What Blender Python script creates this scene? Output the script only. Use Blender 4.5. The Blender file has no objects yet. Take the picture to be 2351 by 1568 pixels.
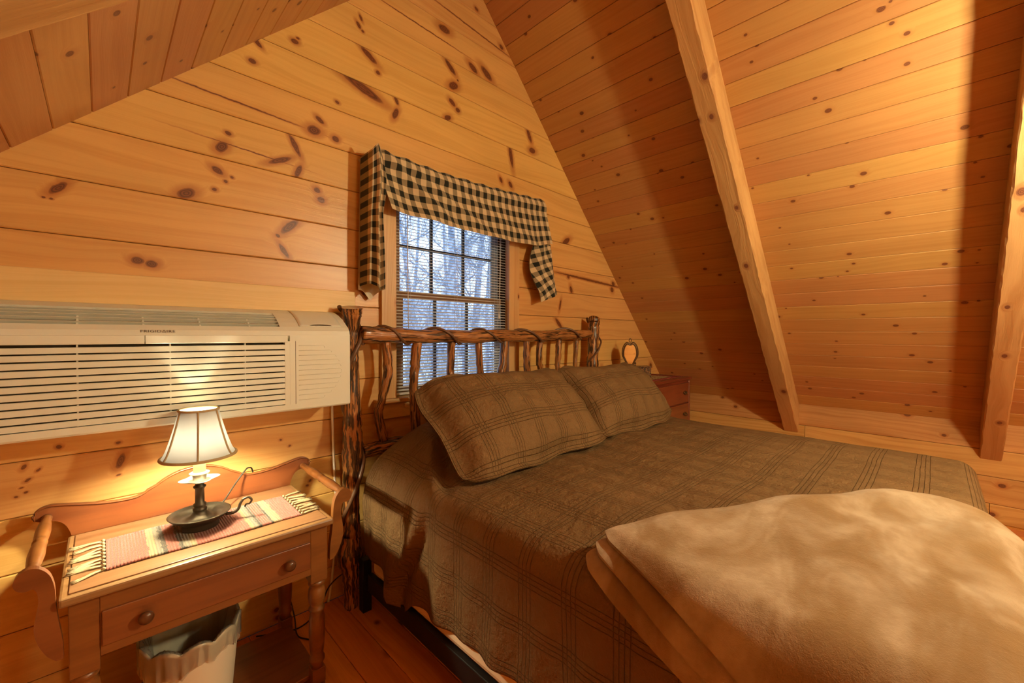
import bpy, bmesh, math, random
from mathutils import Vector, Matrix, noise as mnoise

random.seed(7)
PI = math.pi
sc = bpy.context.scene
COL = sc.collection

# ------------------------------------------------------------------ camera
H = 1.27                      # eye height above the floor (m); the gable wall stands at y = 2
FPX, YAW, PIT, ROL = 958.2, -0.7784, 0.0175, 0.0033


def cam_axes():
    ca, sa, cb, sb, cc, sn = math.cos(YAW), math.sin(YAW), math.cos(PIT), math.sin(PIT), math.cos(ROL), math.sin(ROL)
    Ry = Matrix(((ca, 0, sa), (0, 1, 0), (-sa, 0, ca)))
    Rx = Matrix(((1, 0, 0), (0, cb, -sb), (0, sb, cb)))
    Rz = Matrix(((cc, -sn, 0), (sn, cc, 0), (0, 0, 1)))
    R = Rz @ Rx @ Ry
    g = lambda r: Vector((r[0], r[2], -r[1]))
    return g(R[0]), g(R[1]), g(R[2])          # right, down, forward


AX_R, AX_D, AX_F = cam_axes()
cam_data = bpy.data.cameras.new('camera')
cam_data.sensor_width = 36.0
cam_data.lens = 36.0 * FPX / 2351.0
cam_data.clip_start = 0.02
cam_data.clip_end = 300
cam = bpy.data.objects.new('camera', cam_data)
COL.objects.link(cam)
M = Matrix.Identity(4)
for i in range(3):
    M[i][0] = AX_R[i]
    M[i][1] = -AX_D[i]
    M[i][2] = -AX_F[i]
M[2][3] = H
cam.matrix_world = M
sc.camera = cam

# ------------------------------------------------------------------ sky, exposure
SKY = 2.3
FILL_LAMP = 31.0             # glow of the fill lamp added unseen behind the viewpoint
BULB = 1480.0                  # emission of the ceiling bulbs
LAMP = 1620.0                  # emission of the table lamp bulb
world = bpy.data.worlds.new('winter_sky')
sc.world = world
world.use_nodes = True
wbg = world.node_tree.nodes['Background']
wbg.inputs[0].default_value = (0.66, 0.79, 1.0, 1)
wbg.inputs[1].default_value = SKY
vs = sc.view_settings
vs.view_transform = 'Standard'
vs.look = 'None'
vs.exposure = 0.06
vs.gamma = 1.0
vs.use_curve_mapping = False
sc.cycles.use_denoising = True
sc.cycles.max_bounces = 7
sc.cycles.diffuse_bounces = 5
sc.cycles.glossy_bounces = 3
sc.cycles.transmission_bounces = 4
sc.cycles.transparent_max_bounces = 8
sc.cycles.use_adaptive_sampling = True
sc.cycles.adaptive_threshold = .18
sc.cycles.caustics_reflective = False
sc.cycles.caustics_refractive = False


def ray(x, y):
    return AX_R * ((x - 1175.5) / FPX) + AX_D * ((y - 784.0) / FPX) + AX_F


def PY(x, y, Y):
    d = ray(x, y)
    return d * (Y / d.y) + Vector((0, 0, H))


def PZ(x, y, Z):
    d = ray(x, y)
    return d * ((Z - H) / d.z) + Vector((0, 0, H))


# ------------------------------------------------------------------ small helpers
def tag(o, label=None, cat=None, group=None, kind=None):
    if label:
        o['label'] = label
    if cat:
        o['category'] = cat
    if group:
        o['group'] = group
    if kind:
        o['kind'] = kind
    return o


def empty(name, loc=(0, 0, 0), rz=0.0):
    o = bpy.data.objects.new(name, None)
    o.empty_display_size = 0.1
    o.location = loc
    o.rotation_euler = (0, 0, rz)
    COL.objects.link(o)
    return o


class MB:
    """collects faces for one mesh"""

    def __init__(s):
        s.v, s.f, s.uv, s.smooth = [], [], [], []

    def add(s, vs, fs, smooth=False, uvs=None):
        b = len(s.v)
        s.v += [tuple(v) for v in vs]
        for k, f in enumerate(fs):
            s.f.append([b + i for i in f])
            s.smooth.append(smooth)
        if uvs is None:
            s.uv += [(v[0], v[1]) for v in vs]
        else:
            s.uv += list(uvs)
        return s

    def box(s, c, d, bev=0.0, rot=None):
        x, y, z = d[0] / 2, d[1] / 2, d[2] / 2
        b = min(bev, x * .9, y * .9, z * .9)
        if b <= 0:
            vs = [(i * x, j * y, k * z) for i in (-1, 1) for j in (-1, 1) for k in (-1, 1)]
            fs = [(0, 1, 3, 2), (4, 6, 7, 5), (0, 4, 5, 1), (2, 3, 7, 6), (0, 2, 6, 4), (1, 5, 7, 3)]
        else:
            bm = bmesh.new()
            bmesh.ops.create_cube(bm, size=1.0)
            for v in bm.verts:
                v.co = Vector((v.co.x * 2 * x, v.co.y * 2 * y, v.co.z * 2 * z))
            bmesh.ops.bevel(bm, geom=bm.edges[:] + bm.verts[:], offset=b, segments=2, profile=0.5, affect='EDGES')
            bm.verts.index_update()
            vs = [v.co.copy() for v in bm.verts]
            fs = [[v.index for v in f.verts] for f in bm.faces]
            bm.free()
        out = []
        for v in vs:
            v = Vector(v)
            if rot is not None:
                v = rot @ v
            out.append(v + Vector(c))
        return s.add(out, fs)

    def lathe(s, prof, n=24, c=(0, 0, 0), axis='Z', wob=None):
        vs, fs = [], []
        m = len(prof)
        for i in range(n):
            a = 2 * PI * i / n
            for j, (r, z) in enumerate(prof):
                rr = r * (wob(a, j) if wob else 1)
                p = Vector((rr * math.cos(a), rr * math.sin(a), z))
                if axis == 'X':
                    p = Vector((p.z, p.x, p.y))
                elif axis == 'Y':
                    p = Vector((p.y, p.z, p.x))
                vs.append(p + Vector(c))
        for i in range(n):
            k = (i + 1) % n
            for j in range(m - 1):
                fs.append((i * m + j, k * m + j, k * m + j + 1, i * m + j + 1))
        b = len(s.v)
        s.add(vs, fs, smooth=True)
        if prof[0][0] > 1e-5:
            s.f.append([b + i * m for i in range(n)][::-1]); s.smooth.append(False)
        if prof[-1][0] > 1e-5:
            s.f.append([b + i * m + m - 1 for i in range(n)]); s.smooth.append(False)
        return s

    def tube(s, pts, rad, n=8, cap=True, jit=0.0, seed=0):
        pts = [Vector(p) for p in pts]
        if not isinstance(rad, (list, tuple)):
            rad = [rad] * len(pts)
        rnd = random.Random(seed)
        vs, fs = [], []
        up = Vector((0.13, 0.21, 0.97)).normalized()
        uvs = []
        L = 0.0
        for i, p in enumerate(pts):
            t = (pts[min(i + 1, len(pts) - 1)] - pts[max(i - 1, 0)])
            t = t.normalized() if t.length > 1e-9 else Vector((0, 0, 1))
            u = up - t * up.dot(t)
            if u.length < 1e-3:
                u = Vector((1, 0, 0)) - t * t.x
            u.normalize()
            up = u
            w = t.cross(u)
            if i:
                L += (p - pts[i - 1]).length
            for k in range(n):
                a = 2 * PI * k / n
                r = rad[i] * (1 + (rnd.random() - .5) * 2 * jit)
                vs.append(p + (u * math.cos(a) + w * math.sin(a)) * r)
                uvs.append((L, k / n))
        for i in range(len(pts) - 1):
            for k in range(n):
                q = (k + 1) % n
                fs.append((i * n + k, i * n + q, (i + 1) * n + q, (i + 1) * n + k))
        b = len(s.v)
        s.add(vs, fs, smooth=True, uvs=uvs)
        if cap:
            s.f.append([b + k for k in range(n)][::-1]); s.smooth.append(False)
            e = b + (len(pts) - 1) * n
            s.f.append([e + k for k in range(n)]); s.smooth.append(False)
        return s

    def prism(s, poly, h, mat=None, smooth=False):
        """poly in local xy, extruded from z=0 to z=h, then transformed by mat"""
        n = len(poly)
        vs = [Vector((x, y, 0)) for x, y in poly] + [Vector((x, y, h)) for x, y in poly]
        fs = [list(range(n))[::-1], list(range(n, 2 * n))]
        fs += [(i, (i + 1) % n, n + (i + 1) % n, n + i) for i in range(n)]
        if mat is not None:
            vs = [mat @ v for v in vs]
        return s.add(vs, fs, smooth=smooth)

    def grid(s, nu, nv, fn, uvfn=None, smooth=True, flip=False):
        vs, uvs = [], []
        for i in range(nu + 1):
            for j in range(nv + 1):
                vs.append(fn(i / nu, j / nv))
                uvs.append(uvfn(i / nu, j / nv) if uvfn else (i / nu, j / nv))
        fs = []
        for i in range(nu):
            for j in range(nv):
                a = i * (nv + 1) + j
                q = (a, a + nv + 1, a + nv + 2, a + 1)
                fs.append(q[::-1] if flip else q)
        return s.add(vs, fs, smooth=smooth, uvs=uvs)

    def mesh(s, name):
        me = bpy.data.meshes.new(name)
        me.from_pydata(s.v, [], s.f)
        uvl = me.uv_layers.new(name='UVMap')
        co = [0.0] * (2 * len(me.loops))
        vi = [0] * len(me.loops)
        me.loops.foreach_get('vertex_index', vi)
        for k, i in enumerate(vi):
            co[2 * k], co[2 * k + 1] = s.uv[i]
        uvl.data.foreach_set('uv', co)
        me.polygons.foreach_set('use_smooth', s.smooth)
        me.update()
        return me

    def build(s, name, mat, parent=None, fix=True):
        me = s.mesh(name)
        if fix:
            bm = bmesh.new()
            bm.from_mesh(me)
            bmesh.ops.recalc_face_normals(bm, faces=bm.faces)
            bm.to_mesh(me)
            bm.free()
        o = bpy.data.objects.new(name, me)
        COL.objects.link(o)
        if mat is not None:
            me.materials.append(mat)
        if parent is not None:
            o.parent = parent
        return o


def obj_from(me, name, parent=None, loc=None, mw=None):
    o = bpy.data.objects.new(name, me)
    COL.objects.link(o)
    if parent is not None:
        o.parent = parent
    if loc is not None:
        o.location = loc
    if mw is not None:
        o.matrix_local = mw
    return o


def lerp(a, b, t):
    return a + (b - a) * t


def sstep(a, b, x):
    if a == b:
        return 0.0 if x < a else 1.0
    t = max(0.0, min(1.0, (x - a) / (b - a)))
    return t * t * (3 - 2 * t)


def spline(pts, n=8):
    """Catmull-Rom through points of any dimension"""
    P = [tuple(p) for p in pts]
    P = [tuple(2 * a - b for a, b in zip(P[0], P[1]))] + P + [tuple(2 * a - b for a, b in zip(P[-1], P[-2]))]
    out = []
    for i in range(1, len(P) - 2):
        for k in range(n):
            t = k / n
            q = []
            for a, b, c, d in zip(P[i - 1], P[i], P[i + 1], P[i + 2]):
                q.append(.5 * (2 * b + (c - a) * t + (2 * a - 5 * b + 4 * c - d) * t * t + (3 * b - a - 3 * c + d) * t ** 3))
            out.append(tuple(q))
    out.append(P[-2])
    return out


# ------------------------------------------------------------------ materials
class NT:
    def __init__(s, name):
        s.m = bpy.data.materials.new(name)
        s.m.use_nodes = True
        s.t = s.m.node_tree
        s.n = s.t.nodes
        s.bsdf = s.n['Principled BSDF']

    def new(s, typ, **kw):
        nd = s.n.new(typ)
        for k, v in kw.items():
            if k.startswith('i_'):
                nd.inputs[k[2:]].default_value = v
            else:
                setattr(nd, k, v)
        return nd

    def lk(s, a, b):
        s.t.links.new(a, b)

    def val(s, sock, v):
        if hasattr(v, 'is_linked') or hasattr(v, 'links'):
            s.lk(v, sock)
        else:
            sock.default_value = v

    def math(s, op, a, b=0.0, c=0.0, clamp=False):
        nd = s.new('ShaderNodeMath', operation=op, use_clamp=clamp)
        s.val(nd.inputs[0], a)
        s.val(nd.inputs[1], b)
        s.val(nd.inputs[2], c)
        return nd.outputs[0]

    def vmath(s, op, a, b=(0, 0, 0)):
        nd = s.new('ShaderNodeVectorMath', operation=op)
        s.val(nd.inputs[0], a)
        s.val(nd.inputs[1], b)
        return nd.outputs['Value'] if op == 'LENGTH' else nd.outputs[0]

    def comb(s, x, y, z=0.0):
        nd = s.new('ShaderNodeCombineXYZ')
        s.val(nd.inputs[0], x); s.val(nd.inputs[1], y); s.val(nd.inputs[2], z)
        return nd.outputs[0]

    def sep(s, v):
        nd = s.new('ShaderNodeSeparateXYZ')
        s.lk(v, nd.inputs[0])
        return nd.outputs

    def noise(s, vec, scale=1.0, detail=2.0, rough=.5, dist=0.0, col=False):
        nd = s.new('ShaderNodeTexNoise')
        if vec is not None:
            s.lk(vec, nd.inputs['Vector'])
        nd.inputs['Scale'].default_value = scale
        nd.inputs['Detail'].default_value = detail
        nd.inputs['Roughness'].default_value = rough
        nd.inputs['Distortion'].default_value = dist
        return nd.outputs[1 if col else 0]

    def mrange(s, v, a, b, c=0.0, d=1.0, smooth=True):
        nd = s.new('ShaderNodeMapRange', interpolation_type='SMOOTHSTEP' if smooth else 'LINEAR')
        s.val(nd.inputs[0], v)
        for i, x in enumerate((a, b, c, d)):
            s.val(nd.inputs[1 + i], x)
        return nd.outputs[0]

    def mix(s, f, a, b, mode='MIX'):
        nd = s.new('ShaderNodeMix', data_type='RGBA', blend_type=mode)
        s.val(nd.inputs[0], f)
        for k, v in ((6, a), (7, b)):
            if isinstance(v, tuple):
                v = (v[0], v[1], v[2], 1)
            s.val(nd.inputs[k], v)
        return nd.outputs[2]

    def ramp(s, f, stops, interp='LINEAR'):
        nd = s.new('ShaderNodeValToRGB')
        nd.color_ramp.interpolation = interp
        el = nd.color_ramp.elements
        while len(el) < len(stops):
            el.new(.5)
        for e, (p, c) in zip(el, stops):
            e.position = p
            e.color = (c[0], c[1], c[2], 1)
        s.val(nd.inputs[0], f)
        return nd.outputs[0]

    def bump(s, h, strength=.3, dist=.002):
        nd = s.new('ShaderNodeBump')
        nd.inputs['Strength'].default_value = strength
        nd.inputs['Distance'].default_value = dist
        s.lk(h, nd.inputs['Height'])
        return nd.outputs[0]

    def set(s, base=None, rough=None, metal=None, spec=None, normal=None, coat=None, sheen=None, coat_rough=None):
        I = s.bsdf.inputs
        if base is not None:
            s.val(I['Base Color'], (*base, 1) if isinstance(base, tuple) and len(base) == 3 else base)
        if rough is not None:
            s.val(I['Roughness'], rough)
        if metal is not None:
            s.val(I['Metallic'], metal)
        if spec is not None:
            s.val(I['Specular IOR Level'], spec)
        if normal is not None:
            s.lk(normal, I['Normal'])
        if coat is not None:
            s.val(I['Coat Weight'], coat)
        if coat_rough is not None:
            s.val(I['Coat Roughness'], coat_rough)
        if sheen is not None:
            s.val(I['Sheen Weight'], sheen)
        return s.m


def plain(name, base, rough=.5, metal=0.0, spec=.5, coat=0.0):
    return NT(name).set(base=base, rough=rough, metal=metal, spec=spec, coat=coat)


def wood(name, light, dark, knot=(.115, .036, .012), halo=(.40, .135, .030), knots=None, rnd_knots=None, rough=.36, coat=.0,
         ring=46.0, bump=.25, streak=1.0, vary=.22, spec=.5):
    """sawn pine: grain along local x, width along local y (metres)"""
    n = NT(name)
    tc = n.new('ShaderNodeTexCoord').outputs['Object']
    oi = n.new('ShaderNodeObjectInfo').outputs['Random']
    off = n.comb(n.math('MULTIPLY', oi, 37.0), n.math('MULTIPLY', oi, 91.7), n.math('MULTIPLY', oi, 13.3))
    p = n.vmath('ADD', tc, off)
    d = None
    if knots:
        wq = n.noise(n.vmath('MULTIPLY', p, (40, 40, 1)), 1.0, 2.0, .5, 0.0, col=True)
        wq = n.vmath('MULTIPLY', n.vmath('SUBTRACT', wq, (.5, .5, .5)), (.008, .008, 0))
        tq = n.vmath('ADD', tc, wq)
        for (x, y, a, b, ang) in knots:
            mp = n.new('ShaderNodeMapping', vector_type='TEXTURE')
            mp.inputs['Location'].default_value = (x, y, 0)
            mp.inputs['Rotation'].default_value = (0, 0, ang)
            mp.inputs['Scale'].default_value = (a, b, 1000)
            n.lk(tq, mp.inputs['Vector'])
            q = n.vmath('LENGTH', mp.outputs[0])
            d = q if d is None else n.math('MINIMUM', d, q)
    if rnd_knots:
        cx, cy, rmin, rmax, keep = rnd_knots
        vec = n.vmath('MULTIPLY', p, (1 / cx, 1 / cy, 0))
        vo = n.new('ShaderNodeTexVoronoi', voronoi_dimensions='2D', feature='F1')
        vo.inputs['Scale'].default_value = 1.0
        vo.inputs['Randomness'].default_value = .95
        n.lk(vec, vo.inputs['Vector'])
        df = n.vmath('MULTIPLY', n.vmath('SUBTRACT', vec, vo.outputs['Position']), (cx * .75, cy, 0))
        cs = n.sep(vo.outputs['Color'])
        r = n.mrange(cs[0], 0, 1, rmin, rmax, smooth=False)
        q = n.math('DIVIDE', n.vmath('LENGTH', df), r)
        q = n.math('ADD', q, n.math('MULTIPLY', n.math('GREATER_THAN', cs[1], keep), 50.0))
        d = q if d is None else n.math('MINIMUM', d, q)
    px, py, pz = n.sep(p)
    infl = n.mrange(d, 0.6, 3.2, 1.0, 0.0) if d is not None else 0.0
    n1 = n.noise(n.comb(n.math('MULTIPLY', px, 1.1), n.math('MULTIPLY', py, 5.0), pz), 1.0, 2.0, .5)
    s = n.math('ADD', n.math('MULTIPLY', py, ring), n.math('MULTIPLY', n1, 7.0))
    if d is not None:
        s = n.math('ADD', s, n.math('MULTIPLY', infl, 1.5))
    st = n.noise(n.comb(n.math('MULTIPLY', px, .8), s, n.math('MULTIPLY', pz, 20.0)), 1.0, 3.0, .62)
    fine = n.noise(n.comb(n.math('MULTIPLY', px, 9.0), n.math('MULTIPLY', py, 420.0), n.math('MULTIPLY', pz, 300.0)), 1.0, 2.0, .5)
    g = n.math('ADD', n.mrange(st, .36, .70, 0, .85 * streak), n.math('MULTIPLY', n.math('SUBTRACT', fine, .5), .35 * streak))
    col = n.mix(n.math('MULTIPLY', g, 1.0, clamp=True), light, dark)
    patch = n.noise(n.comb(n.math('MULTIPLY', px, 1.7), n.math('MULTIPLY', py, 6.0), pz), 1.0, 2.0, .5)
    val = n.math('ADD', n.mrange(patch, .3, .72, 1.0 + vary * .35, 1.0 - vary * .45), n.math('MULTIPLY', n.math('SUBTRACT', oi, .5), vary))
    hs = n.new('ShaderNodeHueSaturation')
    n.lk(col, hs.inputs['Color'])
    n.lk(val, hs.inputs['Value'])
    n.lk(n.math('ADD', n.math('MULTIPLY', oi, .02), .49), hs.inputs['Hue'])
    col = hs.outputs[0]
    if d is not None:
        hal = n.mrange(d, .9, 2.6, .75, 0.0)
        col = n.mix(hal, col, halo)
        kr = n.math('SINE', n.math('MULTIPLY', d, 17.0))
        kc = n.mix(n.mrange(kr, -1, 1, 0, .55), knot, tuple(min(1, c * 2.6) for c in knot))
        col = n.mix(n.mrange(d, .82, 1.12, 1.0, 0.0), col, kc)
    hgt = n.math('ADD', g, n.math('MULTIPLY', fine, .5))
    return n.set(base=col, rough=rough, normal=n.bump(hgt, bump, .0016), coat=coat, coat_rough=.38, spec=spec)


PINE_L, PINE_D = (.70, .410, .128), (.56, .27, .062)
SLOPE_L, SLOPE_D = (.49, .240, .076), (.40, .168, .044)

mat = {}
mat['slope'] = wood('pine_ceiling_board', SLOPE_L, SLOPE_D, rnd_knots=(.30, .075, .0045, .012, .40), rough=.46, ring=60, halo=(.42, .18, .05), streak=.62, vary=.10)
mat['wallx'] = wood('pine_wall_board', PINE_L, PINE_D, rnd_knots=(.55, .16, .006, .018, .5), rough=.36, coat=.16, streak=.62, vary=.14)
mat['knee'] = wood('pine_low_wall_board', (.58, .31, .105), (.45, .20, .052), rnd_knots=(.5, .15, .007, .016, .6), rough=.4)
mat['floor'] = wood('pine_floor_board', (.74, .290, .055), (.57, .185, .030), rnd_knots=(.5, .11, .006, .016, .5), rough=.34, halo=(.2, .05, .01))
mat['rafter'] = wood('rough_sawn_timber', (.50, .26, .098), (.38, .165, .05), rnd_knots=(.30, .09, .009, .017, .55), rough=.75, ring=30, bump=.7, halo=(.32, .13, .04))
mat['casing'] = wood('pine_casing', (.62, .37, .150), (.50, .25, .08), rnd_knots=(.3, .09, .006, .011, .35), rough=.4)
mat['trim'] = wood('pale_pine_trim', (.74, .49, .225), (.62, .36, .13), rnd_knots=(.5, .09, .005, .010, .4), rough=.45, streak=.6, vary=.1)
mat['gap'] = plain('dark_joint', (.035, .015, .006), .9)

# ------------------------------------------------------------------ room shell
RX, RZ = 1.536, H + 2.254               # ridge line
KR, KL = -1.031, .978                   # slope of the right and the left roof plane
YB, YN = 2.0, -2.7                      # gable wall, wall behind the camera
XKR, XKL = 4.30, -1.25                  # low walls


def zr(x):
    return RZ + KR * (x - RX)


def zl(x):
    return RZ + KL * (x - RX)


def xr(z):
    return RX + (z - RZ) / KR


def xl(z):
    return RX + (z - RZ) / KL


def plank_mesh(name, y0, y1, xa0, xa1, xb0, xb1, th, ch, gap):
    """board along local x between y0 and y1; left end xa0 (at y0) to xa1 (at y1), right end xb0 to xb1; face at z=0"""
    prof = [(y0 + gap, -th), (y0 + gap, -ch), (y0 + gap + ch, 0), (y1 - gap - ch, 0), (y1 - gap, -ch), (y1 - gap, -th)]
    m = MB()
    n = len(prof)
    vs = []
    for e0, e1 in ((xa0, xa1), (xb0, xb1)):
        for (y, z) in prof:
            vs.append((lerp(e0, e1, (y - y0) / (y1 - y0)), y, z))
    fs = [(i, (i + 1) % n, n + (i + 1) % n, n + i) for i in range(n)] + [list(range(n))[::-1], list(range(n, 2 * n))]
    m.add(vs, fs)
    return m


def frame_matrix(o, x, y, z):
    m = Matrix.Identity(4)
    for i in range(3):
        m[i][0], m[i][1], m[i][2], m[i][3] = x[i], y[i], z[i], o[i]
    return m


# --- gable wall with its window hole, boards as children
WX0, WX1, WZ0, WZ1 = 1.10, 1.925, .866, 2.146
seams = [0.0, .159, .335, .518, .692, .866, 1.045, 1.222, 1.402, 1.590, 1.776, 1.963, 2.146, 2.328, 2.508, 2.686, 2.860, 3.052, 3.230, 3.40, RZ - .004]

KNOTS = [  # centre, end of the long half axis (photo pixels), short/long
    (316, 598, 331, 600, .75), (348, 606, 363, 608, .7), (134, 431, 154, 420, .38), (100, 452, 104, 453, .8), (117, 455, 121, 456, .8),
    (499, 391, 512, 400, .55), (518, 416, 522, 419, .8), (533, 408, 537, 410, .8), (428, 444, 448, 440, .6), (493, 435, 499, 437, .8),
    (524, 306, 531, 310, .8), (509, 337, 520, 329, .7), (721, 299, 736, 302, .7), (734, 275, 743, 284, .5), (770, 319, 778, 322, .8),
    (677, 334, 690, 360, .22), (643, 368, 617, 373, .22), (685, 393, 679, 406, .4), (728, 437, 735, 442, .75), (737, 459, 746, 462, .8),
    (665, 520, 684, 506, .32), (638, 541, 643, 544, .7), (652, 576, 663, 592, .3), (579, 140, 588, 143, .7), (677, 95, 686, 99, .65),
    (684, 88, 688, 90, .7), (591, 98, 601, 110, .4), (774, 234, 779, 237, .7), (847, 127, 865, 147, .3), (868, 167, 873, 170, .8),
    (823, 57, 828, 66, .45), (829, 42, 832, 50, .4), (833, 72, 836, 75, .8), (834, 203, 878, 236, .2), (908, 261, 903, 272, .45),
    (910, 231, 914, 241, .4), (1034, 154, 1046, 173, .3), (1041, 197, 1051, 196, .6), (1051, 185, 1053, 187, .8), (1038, 235, 1045, 244, .55),
    (1051, 253, 1056, 256, .8), (1028, 270, 1035, 269, .6), (1020, 67, 1033, 75, .5), (1086, 156, 1096, 169, .45), (1117, 169, 1129, 186, .42),
    (1151, 108, 1155, 114, .7), (1094, 21, 1098, 26, .7), (1222, 346, 1229, 348, .6), (1215, 312, 1220, 328, .35), (1173, 357, 1177, 385, .2),
    (1150, 413, 1153, 420, .6), (1172, 424, 1176, 431, .6), (1300, 554, 1292, 560, .4), (1311, 665, 1313, 673, .55), (1305, 635, 1308, 636, .9),
    (1408, 652, 1411, 655, .8), (1405, 665, 1408, 669, .8), (1286, 700, 1284, 712, .25), (1283, 743, 1291, 755, .25), (1382, 846, 1384, 851, .8),
    (1494, 839, 1496, 843, .8), (843, 669, 855, 667, .85), (858, 648, 867, 648, .8), (54, 1072, 57, 1065, .6), (64, 1102, 72, 1098, .5),
    (49, 1120, 53, 1119, .7), (61, 1130, 66, 1129, .8), (36, 1141, 40, 1140, .8), (88, 1078, 93, 1074, .5), (277, 1058, 284, 1040, .35),
    (272, 1091, 277, 1089, .6), (135, 1026, 142, 1024, .85), (272, 1016, 277, 1015, .8), (635, 1400, 641, 1398, .85), (637, 1418, 643, 1416, .8),
    (712, 1103, 715, 1101, .8), (706, 1114, 709, 1113, .8), (645, 1009, 648, 1008, .8), (665, 1023, 668, 1022, .8), (880, 996, 868, 998, .6),
    (545, 235, 690, 290, .011), (570, 346, 660, 376, .012), (1360, 645, 1430, 662, .018), (1090, 70, 1175, 135, .011), (970, 62, 1060, 121, .009),
]
kn = []
for (cx, cy, ex, ey, rt) in KNOTS:
    c, e = PY(cx, cy, YB), PY(ex, ey, YB)
    v = e - c
    L = max(v.length, .004)
    kn.append((c.x, c.z, L, L * rt, math.atan2(v.z, v.x)))

bk = MB()
YF0, YF1 = YB + .02, YB + .10
mk = Matrix(((1, 0, 0, 0), (0, 0, 1, YF0), (0, 1, 0, 0), (0, 0, 0, 1)))
zt_ = WZ1
bk.prism([(xl(.0), 0), (xr(.0), 0), (xr(WZ0), WZ0), (xl(WZ0), WZ0)], .08, mk)
bk.prism([(xl(WZ0), WZ0), (WX0, WZ0), (WX0, zt_), (xl(zt_), zt_)], .08, mk)
bk.prism([(WX1, WZ0), (xr(WZ0), WZ0), (xr(zt_), zt_), (WX1, zt_)], .08, mk)
bk.prism([(xl(zt_), zt_), (xr(zt_), zt_), (RX, RZ)], .08, mk)
wall_back = bk.build('wall_back', mat['gap'])
tag(wall_back, 'gable wall of wide lacquered knotty pine boards around the window', 'wall', kind='structure')
WQ = Matrix(((1, 0, 0, 0), (0, 0, -1, YB), (0, 1, 0, 0), (0, 0, 0, 1)))
for i in range(len(seams) - 1):
    z0, z1 = seams[i], seams[i + 1]
    zm = (z0 + z1) / 2
    mine = [(x, z - zm, a, b, g) for (x, z, a, b, g) in kn if z0 - .01 <= z < z1 + .01]
    pm = wood('pine_wall_board_%02d' % i, PINE_L, PINE_D, knots=mine, rough=.36, coat=.16, streak=.62, vary=.14) if mine else mat['wallx']
    L0, L1, R0, R1 = xl(z0) - .02, xl(z1) - .02, xr(z0) + .02, xr(z1) + .02
    if z0 < .66:
        L0 = L1 = XKL - .02
        R0 = R1 = XKR + .02
    if i == len(seams) - 2:
        L1, R1 = RX - .01, RX + .01
    spans = [(L0, L1, R0, R1)]
    if z0 >= WZ0 - .01 and z1 <= WZ1 + .01:
        spans = [(L0, L1, WX0 - .03, WX0 - .03), (WX1 + .03, WX1 + .03, R0, R1)]
    for (a0, a1, b0, b1) in spans:
        o = plank_mesh('plank', z0 - zm, z1 - zm, a0, a1, b0, b1, .019, .0035, .0011).build('plank', pm, wall_back)
        o.matrix_local = frame_matrix((0, YB, zm), (1, 0, 0), (0, 0, 1), (0, -1, 0))

# --- roof slopes
for side in ('right', 'left'):
    k = KR if side == 'right' else KL
    sg = 1 if side == 'right' else -1
    Ls = math.hypot(1, k)
    t = Vector((sg, 0, -abs(k))) / Ls
    ny = -t
    nx = Vector((0, -1, 0)) if side == 'right' else Vector((0, 1, 0))
    nz = nx.cross(ny)
    smax = (abs((XKR if side == 'right' else XKL) - RX) + .02) * Ls
    slab = MB()
    A = Vector((RX, 0, RZ))
    c = [A - nz * .02, A + t * smax - nz * .02, A + t * smax - nz * .07, A - nz * .07]
    vs_ = [Vector((p.x, YN - .02, p.z)) for p in c] + [Vector((p.x, YB + .1, p.z)) for p in c]
    slab.add(vs_, [(0, 1, 2, 3), (7, 6, 5, 4), (0, 4, 5, 1), (1, 5, 6, 2), (2, 6, 7, 3), (3, 7, 4, 0)])
    ce = slab.build('ceiling_' + side, mat['gap'])
    tag(ce, 'sloping ceiling of narrow pine boards on the %s, %s' % (side, 'behind the bed and dresser' if side == 'right' else 'above the air conditioner'), 'ceiling', kind='structure')
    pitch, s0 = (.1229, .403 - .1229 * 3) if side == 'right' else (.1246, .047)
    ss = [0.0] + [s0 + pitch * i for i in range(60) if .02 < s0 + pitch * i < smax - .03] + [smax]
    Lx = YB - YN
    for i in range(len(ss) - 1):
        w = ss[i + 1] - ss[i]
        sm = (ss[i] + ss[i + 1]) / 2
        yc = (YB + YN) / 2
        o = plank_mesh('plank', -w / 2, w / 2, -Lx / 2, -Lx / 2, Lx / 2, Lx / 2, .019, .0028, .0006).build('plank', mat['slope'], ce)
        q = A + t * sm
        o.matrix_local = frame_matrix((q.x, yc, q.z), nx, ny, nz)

# --- low walls under the slopes
for side, X in (('right', XKR), ('left', XKL)):
    sg = 1 if side == 'right' else -1
    zt = (zr(X) if side == 'right' else zl(X)) + .01
    w = MB().box((X + sg * .06, (YB + YN) / 2, zt / 2), (.08, YB - YN, zt)).build('wall_' + side, mat['gap'])
    tag(w, 'low wall of wide pine boards under the %s sloping ceiling' % side, 'wall', kind='structure')
    zs = [0, .128, .312, .494, zt]
    for i in range(4):
        cuts = [YN, YB] if i in (1, 3) else [YN, .775 if i == 2 else -.276, YB]
        for j in range(len(cuts) - 1):
            zc, yc, wd, ln = (zs[i] + zs[i + 1]) / 2, (cuts[j] + cuts[j + 1]) / 2, zs[i + 1] - zs[i], cuts[j + 1] - cuts[j] - .003
            o = plank_mesh('plank', -wd / 2, wd / 2, -ln / 2, -ln / 2, ln / 2, ln / 2, .019, .003, .0012).build('plank', mat['knee'], w)
            o.matrix_local = frame_matrix((X, yc, zc), (0, -sg, 0), (0, 0, 1), (-sg, 0, 0))

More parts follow.
